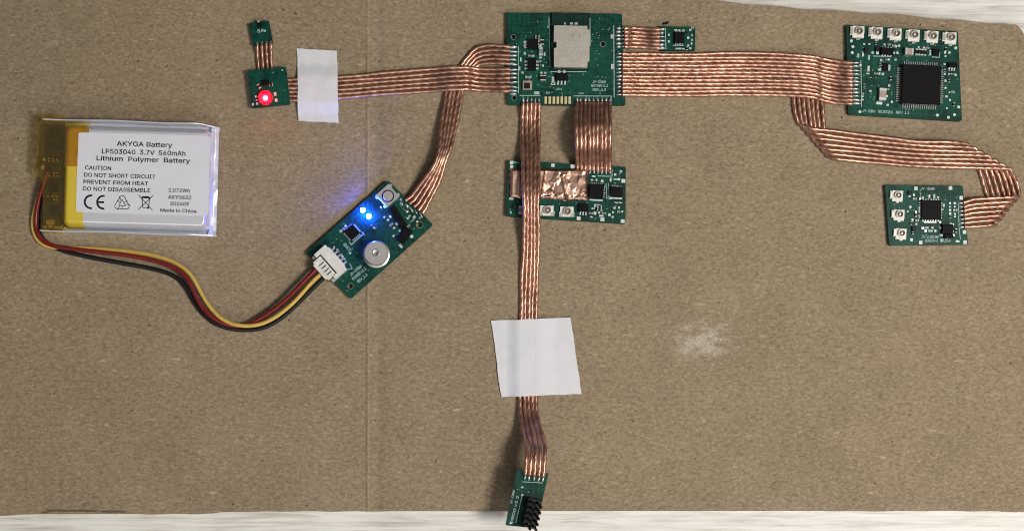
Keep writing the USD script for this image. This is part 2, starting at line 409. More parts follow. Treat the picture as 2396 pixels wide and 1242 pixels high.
# ------------------------------------------------------------------ circuit board builder
BT = 12.0                                          # board thickness
class Board(Thing):
    def __init__(s, label, corners, z0=1.5, th=BT, holes=(), r=3.0, mask='solder_mask', smd=True):
        c = np.array(corners, float); m = c.mean(0)
        super().__init__('circuit_board', label, 'circuit board', m[0], m[1], z0)
        s.zt = z0 + th; s.c = c
        s.ang = math.degrees(math.atan2(*(((c[1] - c[0]) + (c[2] - c[3]))[::-1])))
        pts = [at(x, y, s.zt)[:2] for x, y in c]
        P = Polygon(pts).buffer(-r).buffer(r, quad_segs=4)
        for hx, hy, hr in holes:
            X, Y, _ = at(hx, hy, s.zt)
            P = P.difference(Point(X, Y).buffer(hr, quad_segs=5))
        v, f = ext(P, th)
        s.base = s.part('board', (v + [0, 0, z0], f), mask)
        if smd: s.routing(P.buffer(-6))
        for hx, hy, hr in holes:
            ring = Point(0, 0).buffer(hr * 1.22, quad_segs=5).difference(Point(0, 0).buffer(hr * 1.02, quad_segs=5))
            s.part('mounting_hole', put(ext(ring, 0.8), hx, hy, s.zt, 0), 'ceramic_grey')
    def routing(s, P):
        # thin copper tracks under the mask and the plated dots where they change side: too fine to tell apart, so one part each
        x0, y0, x1, y1 = P.bounds; a = math.radians(s.ang); tr, vi = [], []
        for k in range(int(P.area / 420)):
            p = np.array([rng.uniform(x0, x1), rng.uniform(y0, y1)]); d0 = rng.integers(0, 4) * math.pi / 2 + a
            pts = [p]
            for L in rng.uniform(8, 34, 3):
                p = p + L * np.array([math.cos(d0), math.sin(d0)]); pts.append(p); d0 += rng.choice([-1, 1]) * math.pi / 4
            g = LineString(pts).buffer(.75, cap_style=2, join_style=2).intersection(P)
            if not g.is_empty and g.geom_type in ('Polygon', 'MultiPolygon') and g.area > 6:
                tr.append(g)
                if P.contains(Point(pts[-1])): vi.append(Point(pts[-1]).buffer(1.5, quad_segs=2))
        for nm, geo, m, h in (('tracks', tr, 'mask_track', .12), ('vias', vi, 'via_tin', .3)):
            if not geo: continue
            g = unary_union(geo); g = [q for q in getattr(g, 'geoms', [g]) if q.area > 1]
            v, f = cat_(*[ext(q, h) for q in g])
            s.part(nm, (v + [0, 0, s.zt + .02], f), m, kind='stuff')
    def box(s, name, x, y, w, h, d, m, ang=None, ch=0.8, z=0.0, parent=None, **k):
        return s.part(name, put(bx(w, h, d, min(ch, d * .4, w * .2, h * .2)), x, y, s.zt + z, s.ang if ang is None else ang), m, parent, **k)
    def pad(s, x, y, w, h=None, m='pad_white', ang=None, rnd=False, name='pad'):
        h = h or w
        P = Point(0, 0).buffer(w / 2, quad_segs=4) if rnd else sbox(-w / 2, -h / 2, w / 2, h / 2)
        return s.part(name, put(ext(P, 0.9), x, y, s.zt, s.ang if ang is None else ang), m)
    def joint(s, x, y, l, w, ang=0.0, h=5.0):
        j = rng.normal(0, 0.13, 2); x += rng.normal(0, .7); y += rng.normal(0, .5); ang += rng.normal(0, 4)
        return s.part('solder_joint', put(blob(l * (1 + j[0]), w * (1 + j[1]), h), x, y, s.zt + 0.6, s.ang + ang), 'solder', smooth=True)
    def chip(s, x, y, w, h, d=9.0, pins=None, ang=None, m='chip_black', dot=True, pl=6.0):
        """pins: sides (l, r, t, b) -> number of legs; few legs are made one by one, many as a row"""
        a = s.ang if ang is None else ang
        c = s.box('chip', x, y, w, h, d, m, a, 1.0, z=0.6)
        ca, sa = math.cos(math.radians(a)), math.sin(math.radians(a))
        for side, n in (pins or {}).items():
            ms = []
            L = (h if side in 'lr' else w) * 0.9
            for i in range(n):
                t = (i + .5) / n * L - L / 2
                pw = L / n * 0.55
                foot = bx(pl, pw, 1.6, .4); knee = bx(1.8, pw, d * .5, .4)
                v1, f1 = vf(foot); v1 = v1 + [pl / 2 + 1.0, 0, 0]
                v2, f2 = vf(knee); v2 = v2 + [0.8, 0, 0]
                v, f = cat_((v1, f1), (v2, f2))
                q = {'r': 0, 'b': 90, 'l': 180, 't': 270}[side]
                ox, oy = {'r': (w / 2, t), 'l': (-w / 2, t), 't': (t, -h / 2), 'b': (t, h / 2)}[side]
                ms.append(put((v, f), x + ox * ca - oy * sa, y + ox * sa + oy * ca, s.zt + 0.4, a + q))
            if n > 8: s.part('pin_row', cat_(*ms), 'tin_dull', c)
            else:
                for m_ in ms: s.part('pin', m_, 'tin', c)
        if dot and min(w, h) > 16:
            ox, oy = -w / 2 + 4, h / 2 - 4
            s.part('index_mark', put(rev([(1.5, 0), (1.5, .3)], 10), x + ox * ca - oy * sa, y + ox * sa + oy * ca, s.zt + d + .6, a), 'resistor_black', c)
        return c
    def passive(s, x, y, l, w, ang=0.0, m='ceramic_tan', d=None, name='capacitor'):
        """ang 0: along the board; ends are metal caps"""
        a = s.ang + ang; d = d or min(l, w) * .75
        c = s.part(name, put(bx(l * .62, w * .94, d * .95, .5), x, y, s.zt + 0.5, a), m)
        ca, sa = math.cos(math.radians(a)), math.sin(math.radians(a))
        for q in (-1, 1):
            o = q * l * .40
            s.part('terminal', put(bx(l * .26, w, d, .5), x + o * ca, y + o * sa, s.zt + 0.4, a), 'tin', c)
    def ufl(s, x, y, ang=0.0, wide=False, k=1.0):
        """tiny coaxial socket: white base with solder tabs, a round metal shell and a centre pin; x, y is the axis"""
        a = s.ang + ang
        base = unary_union([sbox(-13, -11, 12, 15), sbox(-19, -9, -12, 9), sbox(-3, 14, 3, 19)]) if not wide else \
               unary_union([sbox(-16, -10, 14, 12), sbox(-18, 3, 16, 12)])
        base = affinity.scale(base.buffer(1.2).buffer(-.4), k, k, origin=(0, 0))
        c = s.part('coax_socket', put(ext(base, 5.0), x, y, s.zt + .5, a), 'ufl_white')
        s.part('socket_shell', put(rev([(9.6 * k, 4), (9.6 * k, 10), (9.0 * k, 11.2), (7.6 * k, 11.2), (7.0 * k, 10.4), (7.0 * k, 6.2), (0.5, 6.0)], 22), x, y, s.zt + .5, a), 'ufl_metal', c, smooth=35)
        s.part('insulator', put(rev([(6.8 * k, 5.9), (6.8 * k, 6.6)], 18), x, y, s.zt + .5, a), 'insulator_tan', c)
        s.part('centre_pin', put(rev([(3.0 * k, 6), (3.0 * k, 10), (2.2 * k, 10.8), (1.0 * k, 11.0)], 12), x, y, s.zt + .5, a), 'ufl_metal', c, smooth=35)
        for tx, ty, tw, th in ((-16, 0, 7, 15), (0, 17, 6, 5)) if not wide else ((-14, 8, 8, 9), (12, 8, 8, 9)):
            aa = math.radians(a); X = x + (tx * math.cos(aa) - ty * math.sin(aa)) * k; Y = y + (tx * math.sin(aa) + ty * math.cos(aa)) * k
            s.part('solder_tab', put(bx(tw * k, th * k, 5.8, .8), X, Y, s.zt + .5, a), 'ufl_metal', c)
    def text(s, t, x, y, h, width, ang=0.0, m='silk', bold=True):
        s.part('printed_text', put(text_poly(t, h, width, 0.5, bold), x, y, s.zt + .15, s.ang + ang), m)
    def line(s, pts, w=1.6, m='silk'):
        P = LineString([at(x, y, s.zt)[:2] for x, y in pts]).buffer(w / 2, cap_style=2, join_style=2)
        v, f = ext(P, .5)
        s.part('printed_line', (v + [0, 0, s.zt + .12], f), m)

def dots(B, pts, z4, m=('pad_white', 'tin', 'silk'), lo=3.6, hi=5.6):
    """small tinned pads and the smallest parts, at measured spots"""
    s_, ox, oy = z4
    for i, p in enumerate(pts):
        x, y = p[0] / s_ + ox, p[1] / s_ + oy
        if len(p) > 2: w, h = p[2] * .85, p[3] * .85
        else: w, h = rng.uniform(lo, hi), rng.uniform(lo, hi)
        if i % 3 == 2 and len(p) == 2: B.passive(x, y, w * 1.7, h, 90 * (i % 2), ('ceramic_grey', 'resistor_black')[i % 2], name='resistor')
        else: B.pad(x, y, w, h, m[i % len(m)])

# ---- main board with the radio module
mb = Board('large green main board with a silver-shielded radio module in its middle', [(1185, 30), (1455, 33), (1463.6, 246.6), (1188, 245.6)],
           holes=((1201, 87.5, 5), (1410, 104, 5.5), (1203, 230, 5), ))
K = (4.776, 1160, 10)
mod = mb.box('radio_module', 1333.5, 99, 89, 133, 8, 'dark_mask', 0.9)
sh = Polygon([(-42, -48.5), (36, -48.5), (36, -40), (42, -40), (42, 34), (38, 34), (38, 48.5), (-40, 48.5), (-41, 4), (-35, 4), (-35, -10), (-41.5, -10)])
mb.part('shield_can', put(ext(sh.buffer(-1).buffer(1), 14), 1336, 112.5, mb.zt + 8, 1.2), 'shield_steel', mod)
for P_, nm in ((Point(12, -29).buffer(9, quad_segs=6).difference(Point(12, -29).buffer(7.6, quad_segs=6)), 'etched_mark'),
               (sbox(-18, -20, 14, -18.5), 'etched_mark'), (sbox(-20, -8, 24, -6.8), 'etched_mark'), (sbox(-20, 0, 14, 1.2), 'etched_mark'), (sbox(-20, 8, 20, 9.2), 'etched_mark'), (sbox(2, -33, 24, -25).difference(sbox(4, -31, 22, -27)), 'etched_mark')):
    mb.part(nm, put(ext(P_, .3), 1336, 112.5, mb.zt + 22, 1.2), 'etch', mod)
for x_, w_ in ((1322, 4), (1337, 7), (1348, 7)):
    mb.part('module_pad', put(bx(w_, 5, .8), x_, 56, mb.zt + 8, 1), 'tin', mod)
mb.line([(1284.5, 43), (1287, 160)]); mb.line([(1380, 43), (1381, 108)]); mb.line([(1287, 168), (1372, 168.5)])
mb.chip(1246, 105, 25, 23, 9, {'l': 3, 'r': 3}); mb.chip(1244, 153, 19, 27, 9, {'l': 3, 'r': 3})
mb.passive(1268, 100, 12, 9, 90, 'resistor_black', name='inductor'); mb.passive(1265, 122, 18, 10, 90, 'ceramic_grey'); mb.passive(1257, 90, 9, 13, 0, 'resistor_black', name='inductor')
dots(mb, [(325, 428), (325, 470), (325, 552, 6, 7), (500, 462, 7, 8), (545, 562, 4, 10), (500, 600, 8, 5), (455, 395), (420, 580), (380, 580), (280, 620, 4, 11), (262, 720, 6, 11),
          (300, 767, 7, 5), (512, 770, 6, 5), (552, 770, 6, 5), (470, 640), (530, 690), (500, 640), (585, 255, 4, 5)], K)
mb.passive(1270, 184, 12, 14, 90, 'resistor_black', name='resistor'); mb.passive(1235.5, 181.5, 14, 6, 0, 'ceramic_grey')
cr = mb.box('crystal', 1233.5, 201, 22, 21, 7, 'ceramic_tan'); mb.part('crystal_lid', put(bx(14, 14, 1.2, .4), 1233, 201, mb.zt + 7, mb.ang), 'resistor_black', cr)
mb.chip(1314, 182, 27, 17, 10, {'t': 2, 'b': 3}, pl=8)
mb.pad(1294, 189, 6, 17, 'tin'); mb.pad(1294, 197, 10, 5, 'pad_white'); mb.text('J52', 1300, 211, 4.5, 15); mb.pad(1256, 218, 12, 7, 'silk')
for x_ in (1277, 1286.5, 1296, 1305.3, 1314.5, 1324, 1333): mb.pad(x_, 235, 5.6, 17, 'gold', name='gold_finger')
mb.pad(1432, 86, 6, 10, 'tin'); mb.pad(1433, 156.6, 7, 12, 'tin')
for t_, x_, y_, w_ in (('JY-CSRH', 1386, 195, 31), ('MOTHER v1.2', 1383, 204, 39), ('REV_1.2', 1387, 213, 31)): mb.text(t_, x_, y_, 6, w_)
mb.text('J21', 1276, 220, 4.5, 11); mb.text('J13', 1354, 221, 4.5, 11)
mb.line([(1436, 60), (1437, 229)]); mb.line([(1342, 225), (1430, 225.5), (1430, 242)]); mb.line([(1216, 224), (1264, 224)]); mb.line([(1213, 108), (1213, 219)])
JL1 = np.linspace(110.5, 150, 5); JL2 = np.linspace(163, 213, 6)
for y_ in JL1: mb.joint(1200, y_, 24, 6.4)
for y_ in np.append(JL2, 220): mb.joint(1201, y_, 22, 5.8)
JR1 = np.linspace(67, 110, 6); JR2 = np.linspace(126.5, 222, 12)
for y_ in JR1: mb.joint(1447, y_, 14, 6.2); mb.joint(1459, y_ - 1, 9, 5.4)
for y_ in JR2: mb.joint(1449, y_, 15, 5.6)
JB1 = np.linspace(1224, 1261.5, 5); JB2 = np.linspace(1350, 1427.5, 9)
for x_ in JB1: mb.joint(x_, 234, 17, 5, 90)
for x_ in JB2: mb.joint(x_, 234, 16, 5.5, 90)

# ---- six-socket board
ab = Board('green board with a row of six round coaxial sockets and a big square black chip', [(1980, 59), (2241.5, 74.5), (2251, 284), (1985, 268)], r=5)
K = (4.777, 1940, 40)
for x_, y_ in ((2008, 74.5), (2051, 77), (2095, 80), (2137.5, 83), (2181, 86), (2223.5, 89)): ab.ufl(x_, y_, 0)
for x_, y_ in ((1992, 96.5), (1995.5, 110), (1994, 123.7), (2236, 113), (2243, 251), (2233, 269), (2219, 275), (2012, 262), (2193, 270)): ab.pad(x_, y_, 7, rnd=True)
ab.chip(2074, 122, 29, 16, 9, {'t': 4, 'b': 4}, pl=3); ab.line([(2043, 132), (2085, 133)])
dots(ab, [(720, 405, 6, 6), (762, 405, 6, 6), (325, 432, 5, 11), (378, 415, 5, 14), (445, 455, 5, 13), (485, 400, 6, 7), (540, 405, 8, 7), (580, 485), (640, 480), (665, 478), (742, 480), (565, 535), (565, 590, 8, 6),
          (672, 570, 5, 15), (520, 635), (562, 635), (600, 640), (432, 635, 9, 4), (440, 580, 6, 15), (620, 310), (670, 312), (390, 305), (450, 305), (520, 300), (745, 330), (780, 325), (720, 325),
          (1295, 400), (1300, 440), (1300, 365), (1345, 400), (1130, 380, 5, 4), (1130, 402, 5, 4), (1130, 422, 5, 4), (1290, 530, 6, 5), (1290, 605), (1292, 640), (1340, 640), (1380, 640), (1415, 650),
          (1300, 715), (1340, 715), (1300, 795), (1345, 842), (1382, 842), (1310, 890), (1350, 930), (1390, 980), (1315, 1020), (460, 830), (650, 810), (645, 885), (670, 768, 6, 6), (685, 690), (700, 950), (655, 985),
          (370, 860), (372, 890), (374, 925), (390, 770), (1000, 340), (1060, 345), (1100, 350), (350, 540, 6, 4)], K)
ab.box('inductor', 2026, 120, 10, 12, 7, 'resistor_black'); ab.box('inductor', 2052, 116, 9, 11, 7, 'resistor_black')
ab.passive(2124.6, 123, 18, 16, 0, 'ceramic_tan')
for k in range(4): ab.passive(2144 + k * 6.6, 122.5 + k * .4, 15, 5.4, 90, 'resistor_black', name='resistor')
ab.chip(2188, 124, 14, 14, 7, dot=False); ab.line([(2180, 134), (2198, 135), (2199, 124)])
ab.chip(2070, 158, 13, 17, 8, {'l': 2, 'r': 3}, pl=4)
ab.chip(2152, 200.5, 90, 90, 14, {'l': 16, 'r': 16, 't': 16, 'b': 16}, ang=2.2, pl=9)
ab.chip(2227, 154, 20, 11, 9, {'b': 3}, pl=6)
ab.passive(2063, 222.5, 27, 17, 90, 'ceramic_tan', d=11); ab.pad(2057, 242, 14, 6)
for t_, x_, y_, w_ in (('JY-CSRH', 2018.5, 262.5, 29), ('BIOSTICK', 2055, 264.2, 34), ('REV', 2096, 266, 16), ('1.2', 2117, 267, 10)): ab.text(t_, x_, y_, 6, w_)
JA = np.linspace(148, 243, 12)
for y_ in JA: ab.joint(2002, y_, 22, 5.4)
ab.line([(2014, 142), (2016, 250)])

# ---- small sensor board
sb = Board('small green sensor board with one tiny black chip beside the main board', [(1545, 62), (1627, 64), (1626, 119), (1545, 118)], r=2)
K = (6.21, 1420, 30)
sb.chip(1588.5, 90, 23, 26, 8, {'t': 5, 'b': 5}, pl=3)
dots(sb, [(1000, 258, 7, 5), (1050, 258, 7, 5), (1110, 262, 7, 5), (1180, 370, 6, 6), (1235, 330, 4, 6), (1235, 400, 4, 6), (1230, 450, 4, 6), (1180, 480), (1015, 525, 7, 4), (1060, 525, 7, 4), (1110, 528, 7, 4), (1160, 525), (900, 325, 5, 5), (1210, 255), (1240, 225), (900, 420), (1210, 520)], K)
sb.line([(1557, 66), (1558, 116)]); sb.line([(1574, 107), (1600, 107)])
for y_ in np.linspace(69.5, 113.7, 6): sb.joint(1548, y_, 15, 6)

# ---- three-socket board
tb = Board('green board with three white coaxial sockets, at the end of the folded ribbon', [(2070.6, 433), (2252.6, 434.6), (2265.5, 572), (2081, 574)], r=4)
K = (6.21, 2040, 400)
for x_, y_ in ((2099.5, 457.5), (2103, 502), (2107.5, 546)): tb.ufl(x_, y_, 4, k=.92)
for x_, y_ in ((2143, 441), (2223.6, 440), (2256.6, 543), (2258, 566.7), (2154, 567.5), (2249, 463)): tb.pad(x_, y_, 8, 8.5)
tb.chip(2177, 492, 46, 45, 9, {'t': 7, 'b': 7, 'l': 7, 'r': 7}, ang=1, pl=3); tb.pad(2176, 520, 30, 3, 'tin')
dots(tb, [(545, 370), (610, 350), (615, 405), (560, 525), (640, 600, 5, 7), (635, 640), (690, 660, 5, 9), (690, 560, 4, 16), (650, 720), (645, 770), (590, 710), (590, 900), (575, 1000, 8, 8), (1135, 470), (1135, 520, 6, 5), (1135, 570), (1135, 620, 6, 5), (1135, 665),
          (1205, 470), (1205, 520, 4, 5), (1205, 570), (1205, 625, 5, 5), (1205, 665, 4, 4), (700, 350), (740, 390), (835, 370, 4, 9), (905, 370, 6, 12), (960, 385), (700, 405), (1020, 560, 8, 4), (1045, 500, 4, 9), (740, 830, 7, 6), (800, 825, 9, 6), (880, 825),
          (780, 872, 7, 7), (850, 870, 12, 6), (920, 870), (1005, 825, 8, 5), (1010, 932, 9, 6), (1175, 880, 6, 5), (1182, 932, 7, 6), (1220, 870), (1145, 770), (1180, 780), (1010, 1010, 6, 9), (1245, 1022, 10, 6), (990, 745), (570, 760), (520, 590)], K)
tb.chip(2215, 537, 25, 22, 9); tb.chip(2218, 553, 20, 9, 7, dot=False); tb.box('inductor', 2128, 452, 9, 8, 6, 'resistor_black'); tb.box('inductor', 2137, 536, 8, 11, 6, 'resistor_black')
tb.text('JY-SUB', 2153.5, 444.5, 6, 33); tb.text('JY-C BIOM', 2156, 557.5, 6, 39); tb.text('SENSOR v1', 2164, 566, 6, 31); tb.text('U14', 2207, 566, 7, 17)
tb.line([(2242, 472), (2244, 536), (2247, 560)])
for y_ in np.linspace(475, 531, 7): tb.joint(2249 + (y_ - 475) * .06, y_, 16, 6)

# ---- foil-covered board
fb = Board('green board half covered by crinkled copper foil, below the main board', [(1189, 375), (1464.4, 391), (1463.6, 524), (1184, 506)], r=3)
K = (7.76, 1300, 370)
for x_, y_ in ((1280, 492.5), (1326.7, 495)): fb.ufl(x_, y_, -2, wide=True)
for x_, y_, s_ in ((1197, 380.6, 8), (1197, 390, 7), (1293.7, 387, 8), (1339.6, 389.5, 9), (1458.5, 423.5, 9), (1354, 511, 9), (1409.5, 513.7, 9), (1457, 517.5, 9)): fb.pad(x_, y_, s_, s_ * .95)
fb.chip(1394.7, 448, 34, 33, 9, {'t': 7, 'r': 6}, pl=2.5); fb.pad(1395, 468.5, 31, 3.4, 'tin'); fb.chip(1441, 449, 28, 22, 9, {'t': 5}, pl=2.5); fb.pad(1441, 464, 29, 3.6, 'tin')
fb.chip(1365, 487, 22, 18, 11, {'b': 3}, pl=7)
dots(fb, [(845, 420, 7, 7), (1070, 905), (1140, 975), (1210, 972), (975, 1030, 7, 7), (1035, 1070, 6, 6), (715, 1000, 7, 8), (650, 1070, 6, 4), (640, 1000), (1080, 300, 6, 6), (1000, 395, 5, 10), (1090, 385, 12, 5), (1150, 385), (660, 400), (740, 400, 5, 7), (690, 330, 10, 4), (760, 865, 18, 8), (680, 915, 10, 4),
          (830, 1050, 12, 5), (790, 990), (870, 1000), (1100, 810, 12, 3), (1180, 810, 9, 3), (1090, 840), (1040, 985), (1150, 900), (1185, 245, 7, 7), (1040, 505), (1120, 520), (1070, 480)], K)
fb.line([(1418, 430), (1420, 466)]); fb.line([(1424, 430), (1425, 466), (1432, 466)]); fb.line([(1398, 412), (1432, 413), (1432, 397)]); fb.line([(1200, 380), (1217, 381)])
fb.passive(1217, 492, 18, 8, 90, 'ceramic_grey'); fb.pad(1195, 497, 4, 6, 'silk'); fb.passive(1402, 488, 10, 14, 0, 'resistor_black', name='inductor'); fb.pad(1196, 465, 10, 5, 'tin'); fb.box('inductor', 1205, 484, 12, 12, 5, 'dark_mask')
for x_ in np.linspace(1351, 1427, 9)[2:]: fb.joint(x_, 402, 13, 5.5, 88)
for x_ in np.linspace(1351, 1427, 9)[:2]: fb.joint(x_, 394, 9, 5.5, 88)
fq = [(1193, 394), (1376, 394), (1377, 471), (1192, 463)]
from scipy.interpolate import LinearNDInterpolator
fr = np.random.default_rng(12)
fp = np.vstack([np.stack([fr.uniform(0, 183, 46), fr.uniform(0, 74, 46)], 1), np.stack([fr.uniform(95, 183, 60), fr.uniform(0, 74, 60)], 1), np.stack([fr.uniform(0, 183, 46), fr.uniform(54, 74, 46)], 1)])
fh = fr.uniform(-1, 1, len(fp)) * np.where((fp[:, 0] > 95) | (fp[:, 1] > 54), 2.3, 1.0)
fp = np.vstack([fp, [(-9, -9), (192, -9), (192, 83), (-9, 83), (90, -9), (90, 83)]]); fh = np.r_[fh, np.zeros(6)]
facets = LinearNDInterpolator(fp, fh)
def foil_z(u, w):
    x, y = u * 183, w * 74
    edge = np.clip(np.minimum(np.minimum(x, 183 - x), np.minimum(y, 74 - y)) / 7.0, 0, 1)
    # a few long pleats across the flat left part, crumpled facets elsewhere
    pleat = .9 * np.exp(-((x - 118 - .2 * y) / 2.2) ** 2) + .8 * np.exp(-((x - 84 + .15 * y) / 1.8) ** 2) + .8 * np.exp(-((x - 20 - .1 * y) / 2.0) ** 2)
    return fb.zt + 2.2 + edge ** .6 * (6.5 + .62 * facets(x, y) + 1.5 * pleat)
def fxy(k):
    def g(u, w):
        q = quad_at([at(x, y, fb.zt + 6)[:2] for x, y in fq], u, w)[k]
        jag = meshkit.noise(np.stack([u * 13, w * 9, np.full_like(u, k)], -1), 8) - .5
        e = ((u < .001) | (u > .999) | (w < .001) | (w > .999)) * 4.0
        return q + jag * e
    return g
fb.part('copper_foil', sheet(fxy(0), fxy(1), foil_z, 130, 54, 1.0), 'copper_foil', smooth=9)

# ---- power board: turned, with blue LEDs
pc = [(714.8, 590.7), (908, 422), (1013.7, 526), (820.4, 699)]
pb = Board('turned green power board with two lit blue LEDs and a round silver post', pc, holes=((981.5, 526, 6.5), (820, 669, 6)), r=5)
PA = pb.ang                                         # about -41 degrees: along the long side
K = (3.881, 680, 400)
bt = pb.box('push_button', 907, 459, 40, 40, 8, 'nickel', PA)
pb.part('plunger_ring', put(rev([(14.5, 0), (14.5, 1.6), (12.6, 1.6), (12.4, 0.4), (0.1, .4)], 26), 908, 459, pb.zt + 8, PA), 'resistor_black', bt)
pb.part('plunger', put(rev([(12, 0), (12, 4), (11, 5), (0.5, 5.2)], 26), 908, 459, pb.zt + 8, PA), 'nickel', bt, smooth=35)
for dx, dy in ((-20, -14), (-20, 14), (20, -14), (20, 14)):
    a = math.radians(PA); pb.part('button_leg', put(bx(8, 7, 3, .6), 907 + dx * math.cos(a) - dy * math.sin(a), 459 + dx * math.sin(a) + dy * math.cos(a), pb.zt + .4, PA), 'tin', bt)
for x_, y_ in ((848.8, 491.5), (863, 506)):
    lc = pb.box('blue_led', x_, y_, 12, 11, 4, 'ceramic_grey', PA + 45)
    pb.part('light_window', put(rev([(6, 0), (6, 2), (5, 4.5), (3, 6), (.4, 6.5)], 16), x_, y_, pb.zt + 4, PA + 45), 'led_blue', lc)
pb.chip(824, 544, 27, 27, 8, {'l': 5, 'r': 5, 't': 5, 'b': 5}, pl=3)
def pbl(cx, cy, dx, dy):
    a = math.radians(PA); return cx + dx * math.cos(a) - dy * math.sin(a), cy + dx * math.sin(a) + dy * math.cos(a)
pb.line([pbl(824, 544, -20, 12), pbl(824, 544, -20, 20), pbl(824, 544, 18, 20), pbl(824, 544, 18, 14)], 2, 'silk')
ps = pb.part('silver_post', put(rev([(31, 0), (32, 1), (32, 9), (31, 11), (28, 12), (27.5, 13), (27.5, 44), (26, 46), (9, 46), (8.6, 48), (7.6, 49), (4.0, 48), (3.2, 46), (3.0, 41), (.2, 41)], 40), 881, 596, pb.zt + .5, 0), 'nickel', smooth=30)
pb.part('post_hole', put(rev([(3.0, 0), (3.0, .6)], 14), 881, 596, pb.zt + 42, 0), 'hole_dark', ps)
# white battery socket
so = Polygon([(-18, -38), (17, -38), (17, -28), (20, -28), (20, 28), (17, 28), (17, 38), (-18, 38), (-18, 29), (-6, 29), (-6, -29), (-18, -29)])
sk = pb.part('battery_socket', put(ext(so.buffer(-.8).buffer(.8), 30), 775, 615, pb.zt + .5, PA), 'nylon_white')
for d in (-21, -10.5, 0, 10.5, 21):
    x_, y_ = pbl(775, 615, 25, d); pb.part('contact', put(bx(9, 4, 3, .5), x_, y_, pb.zt + .5, PA), 'tin', sk)
for d in (-34, 34):
    x_, y_ = pbl(775, 615, -22, d); pb.part('anchor_tab', put(bx(9, 9, 8, .8), x_, y_, pb.zt + .5, PA), 'tin', sk)
pb.chip(947, 551, 20, 36, 9, ang=PA + 75); pb.chip(931, 508, 16, 52, 9, ang=PA + 10, dot=False)  # black blocks put in for the band of shade beside the parts
dots(pb, [(905, 415, 6, 7), (885, 445, 6, 6), (915, 487), (965, 480, 6, 8), (940, 517), (992, 545, 6, 6), (1025, 580, 7, 8), (935, 590, 7, 5), (1070, 500), (1100, 595, 8, 8), (1000, 682, 7, 12), (1122, 420, 9, 7), (1065, 430), (1080, 410), (1180, 420), (1060, 320), (1000, 260), (940, 215),
          (500, 500, 6, 6), (455, 548, 5, 8), (475, 530), (395, 690), (425, 715), (450, 745), (470, 775), (490, 800), (540, 745, 6, 6), (850, 420), (760, 520), (740, 505), (820, 330), (800, 240, 6, 6), (1110, 445), (1150, 460), (1000, 300), (1030, 350), (1060, 370)], K)
for t_, x_, y_, w_ in (('JY-CSRH', 822, 646, 33), ('POWER v1.2', 827, 656, 40), ('REV_1.2', 839, 662, 28)): pb.text(t_, x_, y_, 6.5, w_, 1)
pb.text('BAT', 803, 573, 7, 22, 90); pb.line([(807, 632), (824, 628), (818, 616)], 1.5)
PJ = [(940 + i * 11.0, 476 + i * 6.8) for i in range(5)]
for x_, y_ in PJ: pb.joint(x_, y_, 17, 5.5, 100)

# ---- red LED board and the tiny board above it
rb = Board('small square green board with a glowing red LED, next to the white tape', [(578.6, 166), (669, 156.5), (679, 243.4), (589.5, 253)], z0=8, r=2)
K = (4.14, 540, 20)
led = rb.part('red_led', put(bx(26, 22, 5, 1), 620, 230, rb.zt + .4, rb.ang), 'ceramic_grey')
rb.part('light_window', put(rev([(6, 0), (6, 2), (5, 5), (3, 7), (.4, 7.5)], 16), 621, 230, rb.zt + 5, 0), 'led_red', led)
rb.part('led_lens', put(rev([(17, 0), (16.8, 5), (15.0, 9), (11, 13), (5.5, 15), (.5, 15.6)], 28), 621, 229, rb.zt + 4.5, 0), 'led_lens', led, smooth=True)
rb.chip(622, 195, 17, 13, 8); rb.passive(634, 199, 9, 7, 0, 'resistor_black', name='resistor'); rb.passive(606, 203, 10, 7, 60, 'resistor_black', name='resistor')
dots(rb, [(245, 855, 6, 6), (255, 925, 6, 7), (430, 830, 7, 10), (440, 890, 7, 8), (250, 890, 4, 4), (500, 600, 4, 4), (215, 930)], K)
nb = Board('tiny green board with a single black dot, above the red LED board', [(582, 56), (629, 48), (639, 103), (592, 108)], z0=4, th=9, r=4)
nb.chip(607.6, 60, 8, 9, 5, dot=False); nb.pad(605, 51, 5, 4, 'tin'); nb.text('5A', 603, 77, 7, 16); nb.pad(620, 73, 4, 5, 'silk')
for x_ in np.linspace(602, 633, 4): nb.joint(x_, 104 - (x_ - 602) * .13, 11, 6, 88)

# ---- programming board that hangs over the edge of the cardboard
gb = Board('narrow green board with black pin header overhanging the cardboard', [(1209, 1098), (1284, 1106), (1254, 1235), (1183, 1228)], z0=78, th=12, r=3)
a0 = 12.5
hd = gb.part('pin_header', put(bx(33, 70, 26, 2), 1243, 1198, gb.zt, a0), 'plastic_black')
for i in range(5):
    for j in range(2):
        a = math.radians(a0); dx, dy = (-7.5, 7.5)[j], (-27 + i * 13.5)
        X, Y = 1243 + dx * math.cos(a) - dy * math.sin(a), 1198 + dx * math.sin(a) + dy * math.cos(a)
        v, f = vf(bx(4.6, 4.6, 46, 1.2)); v = v.copy(); v[:, 0] += v[:, 2] * 0.17; v[:, 1] += v[:, 2] * 0.24
        gb.part('header_pin', put((v, f), X, Y, gb.zt + 24, a0 - 10), 'hole_dark' if (i + j) % 5 == 4 else 'pin_dark', hd) if False else gb.part('header_pin', put((v, f), X, Y, gb.zt + 24, a0 - 10), 'plastic_black', hd)
gb.part('header_socket', put(bx(30, 66, 78, 2), 1243, 1165, gb.zt - 91, a0), 'plastic_black', hd)
for x_ in np.linspace(1228, 1271, 5): gb.joint(x_, 1116 + (x_ - 1228) * .1, 17, 5.5, 96)
gb.line([(1221, 1160), (1207, 1221)], 1.6); gb.line([(1222, 1126), (1269, 1129)], 1.4)
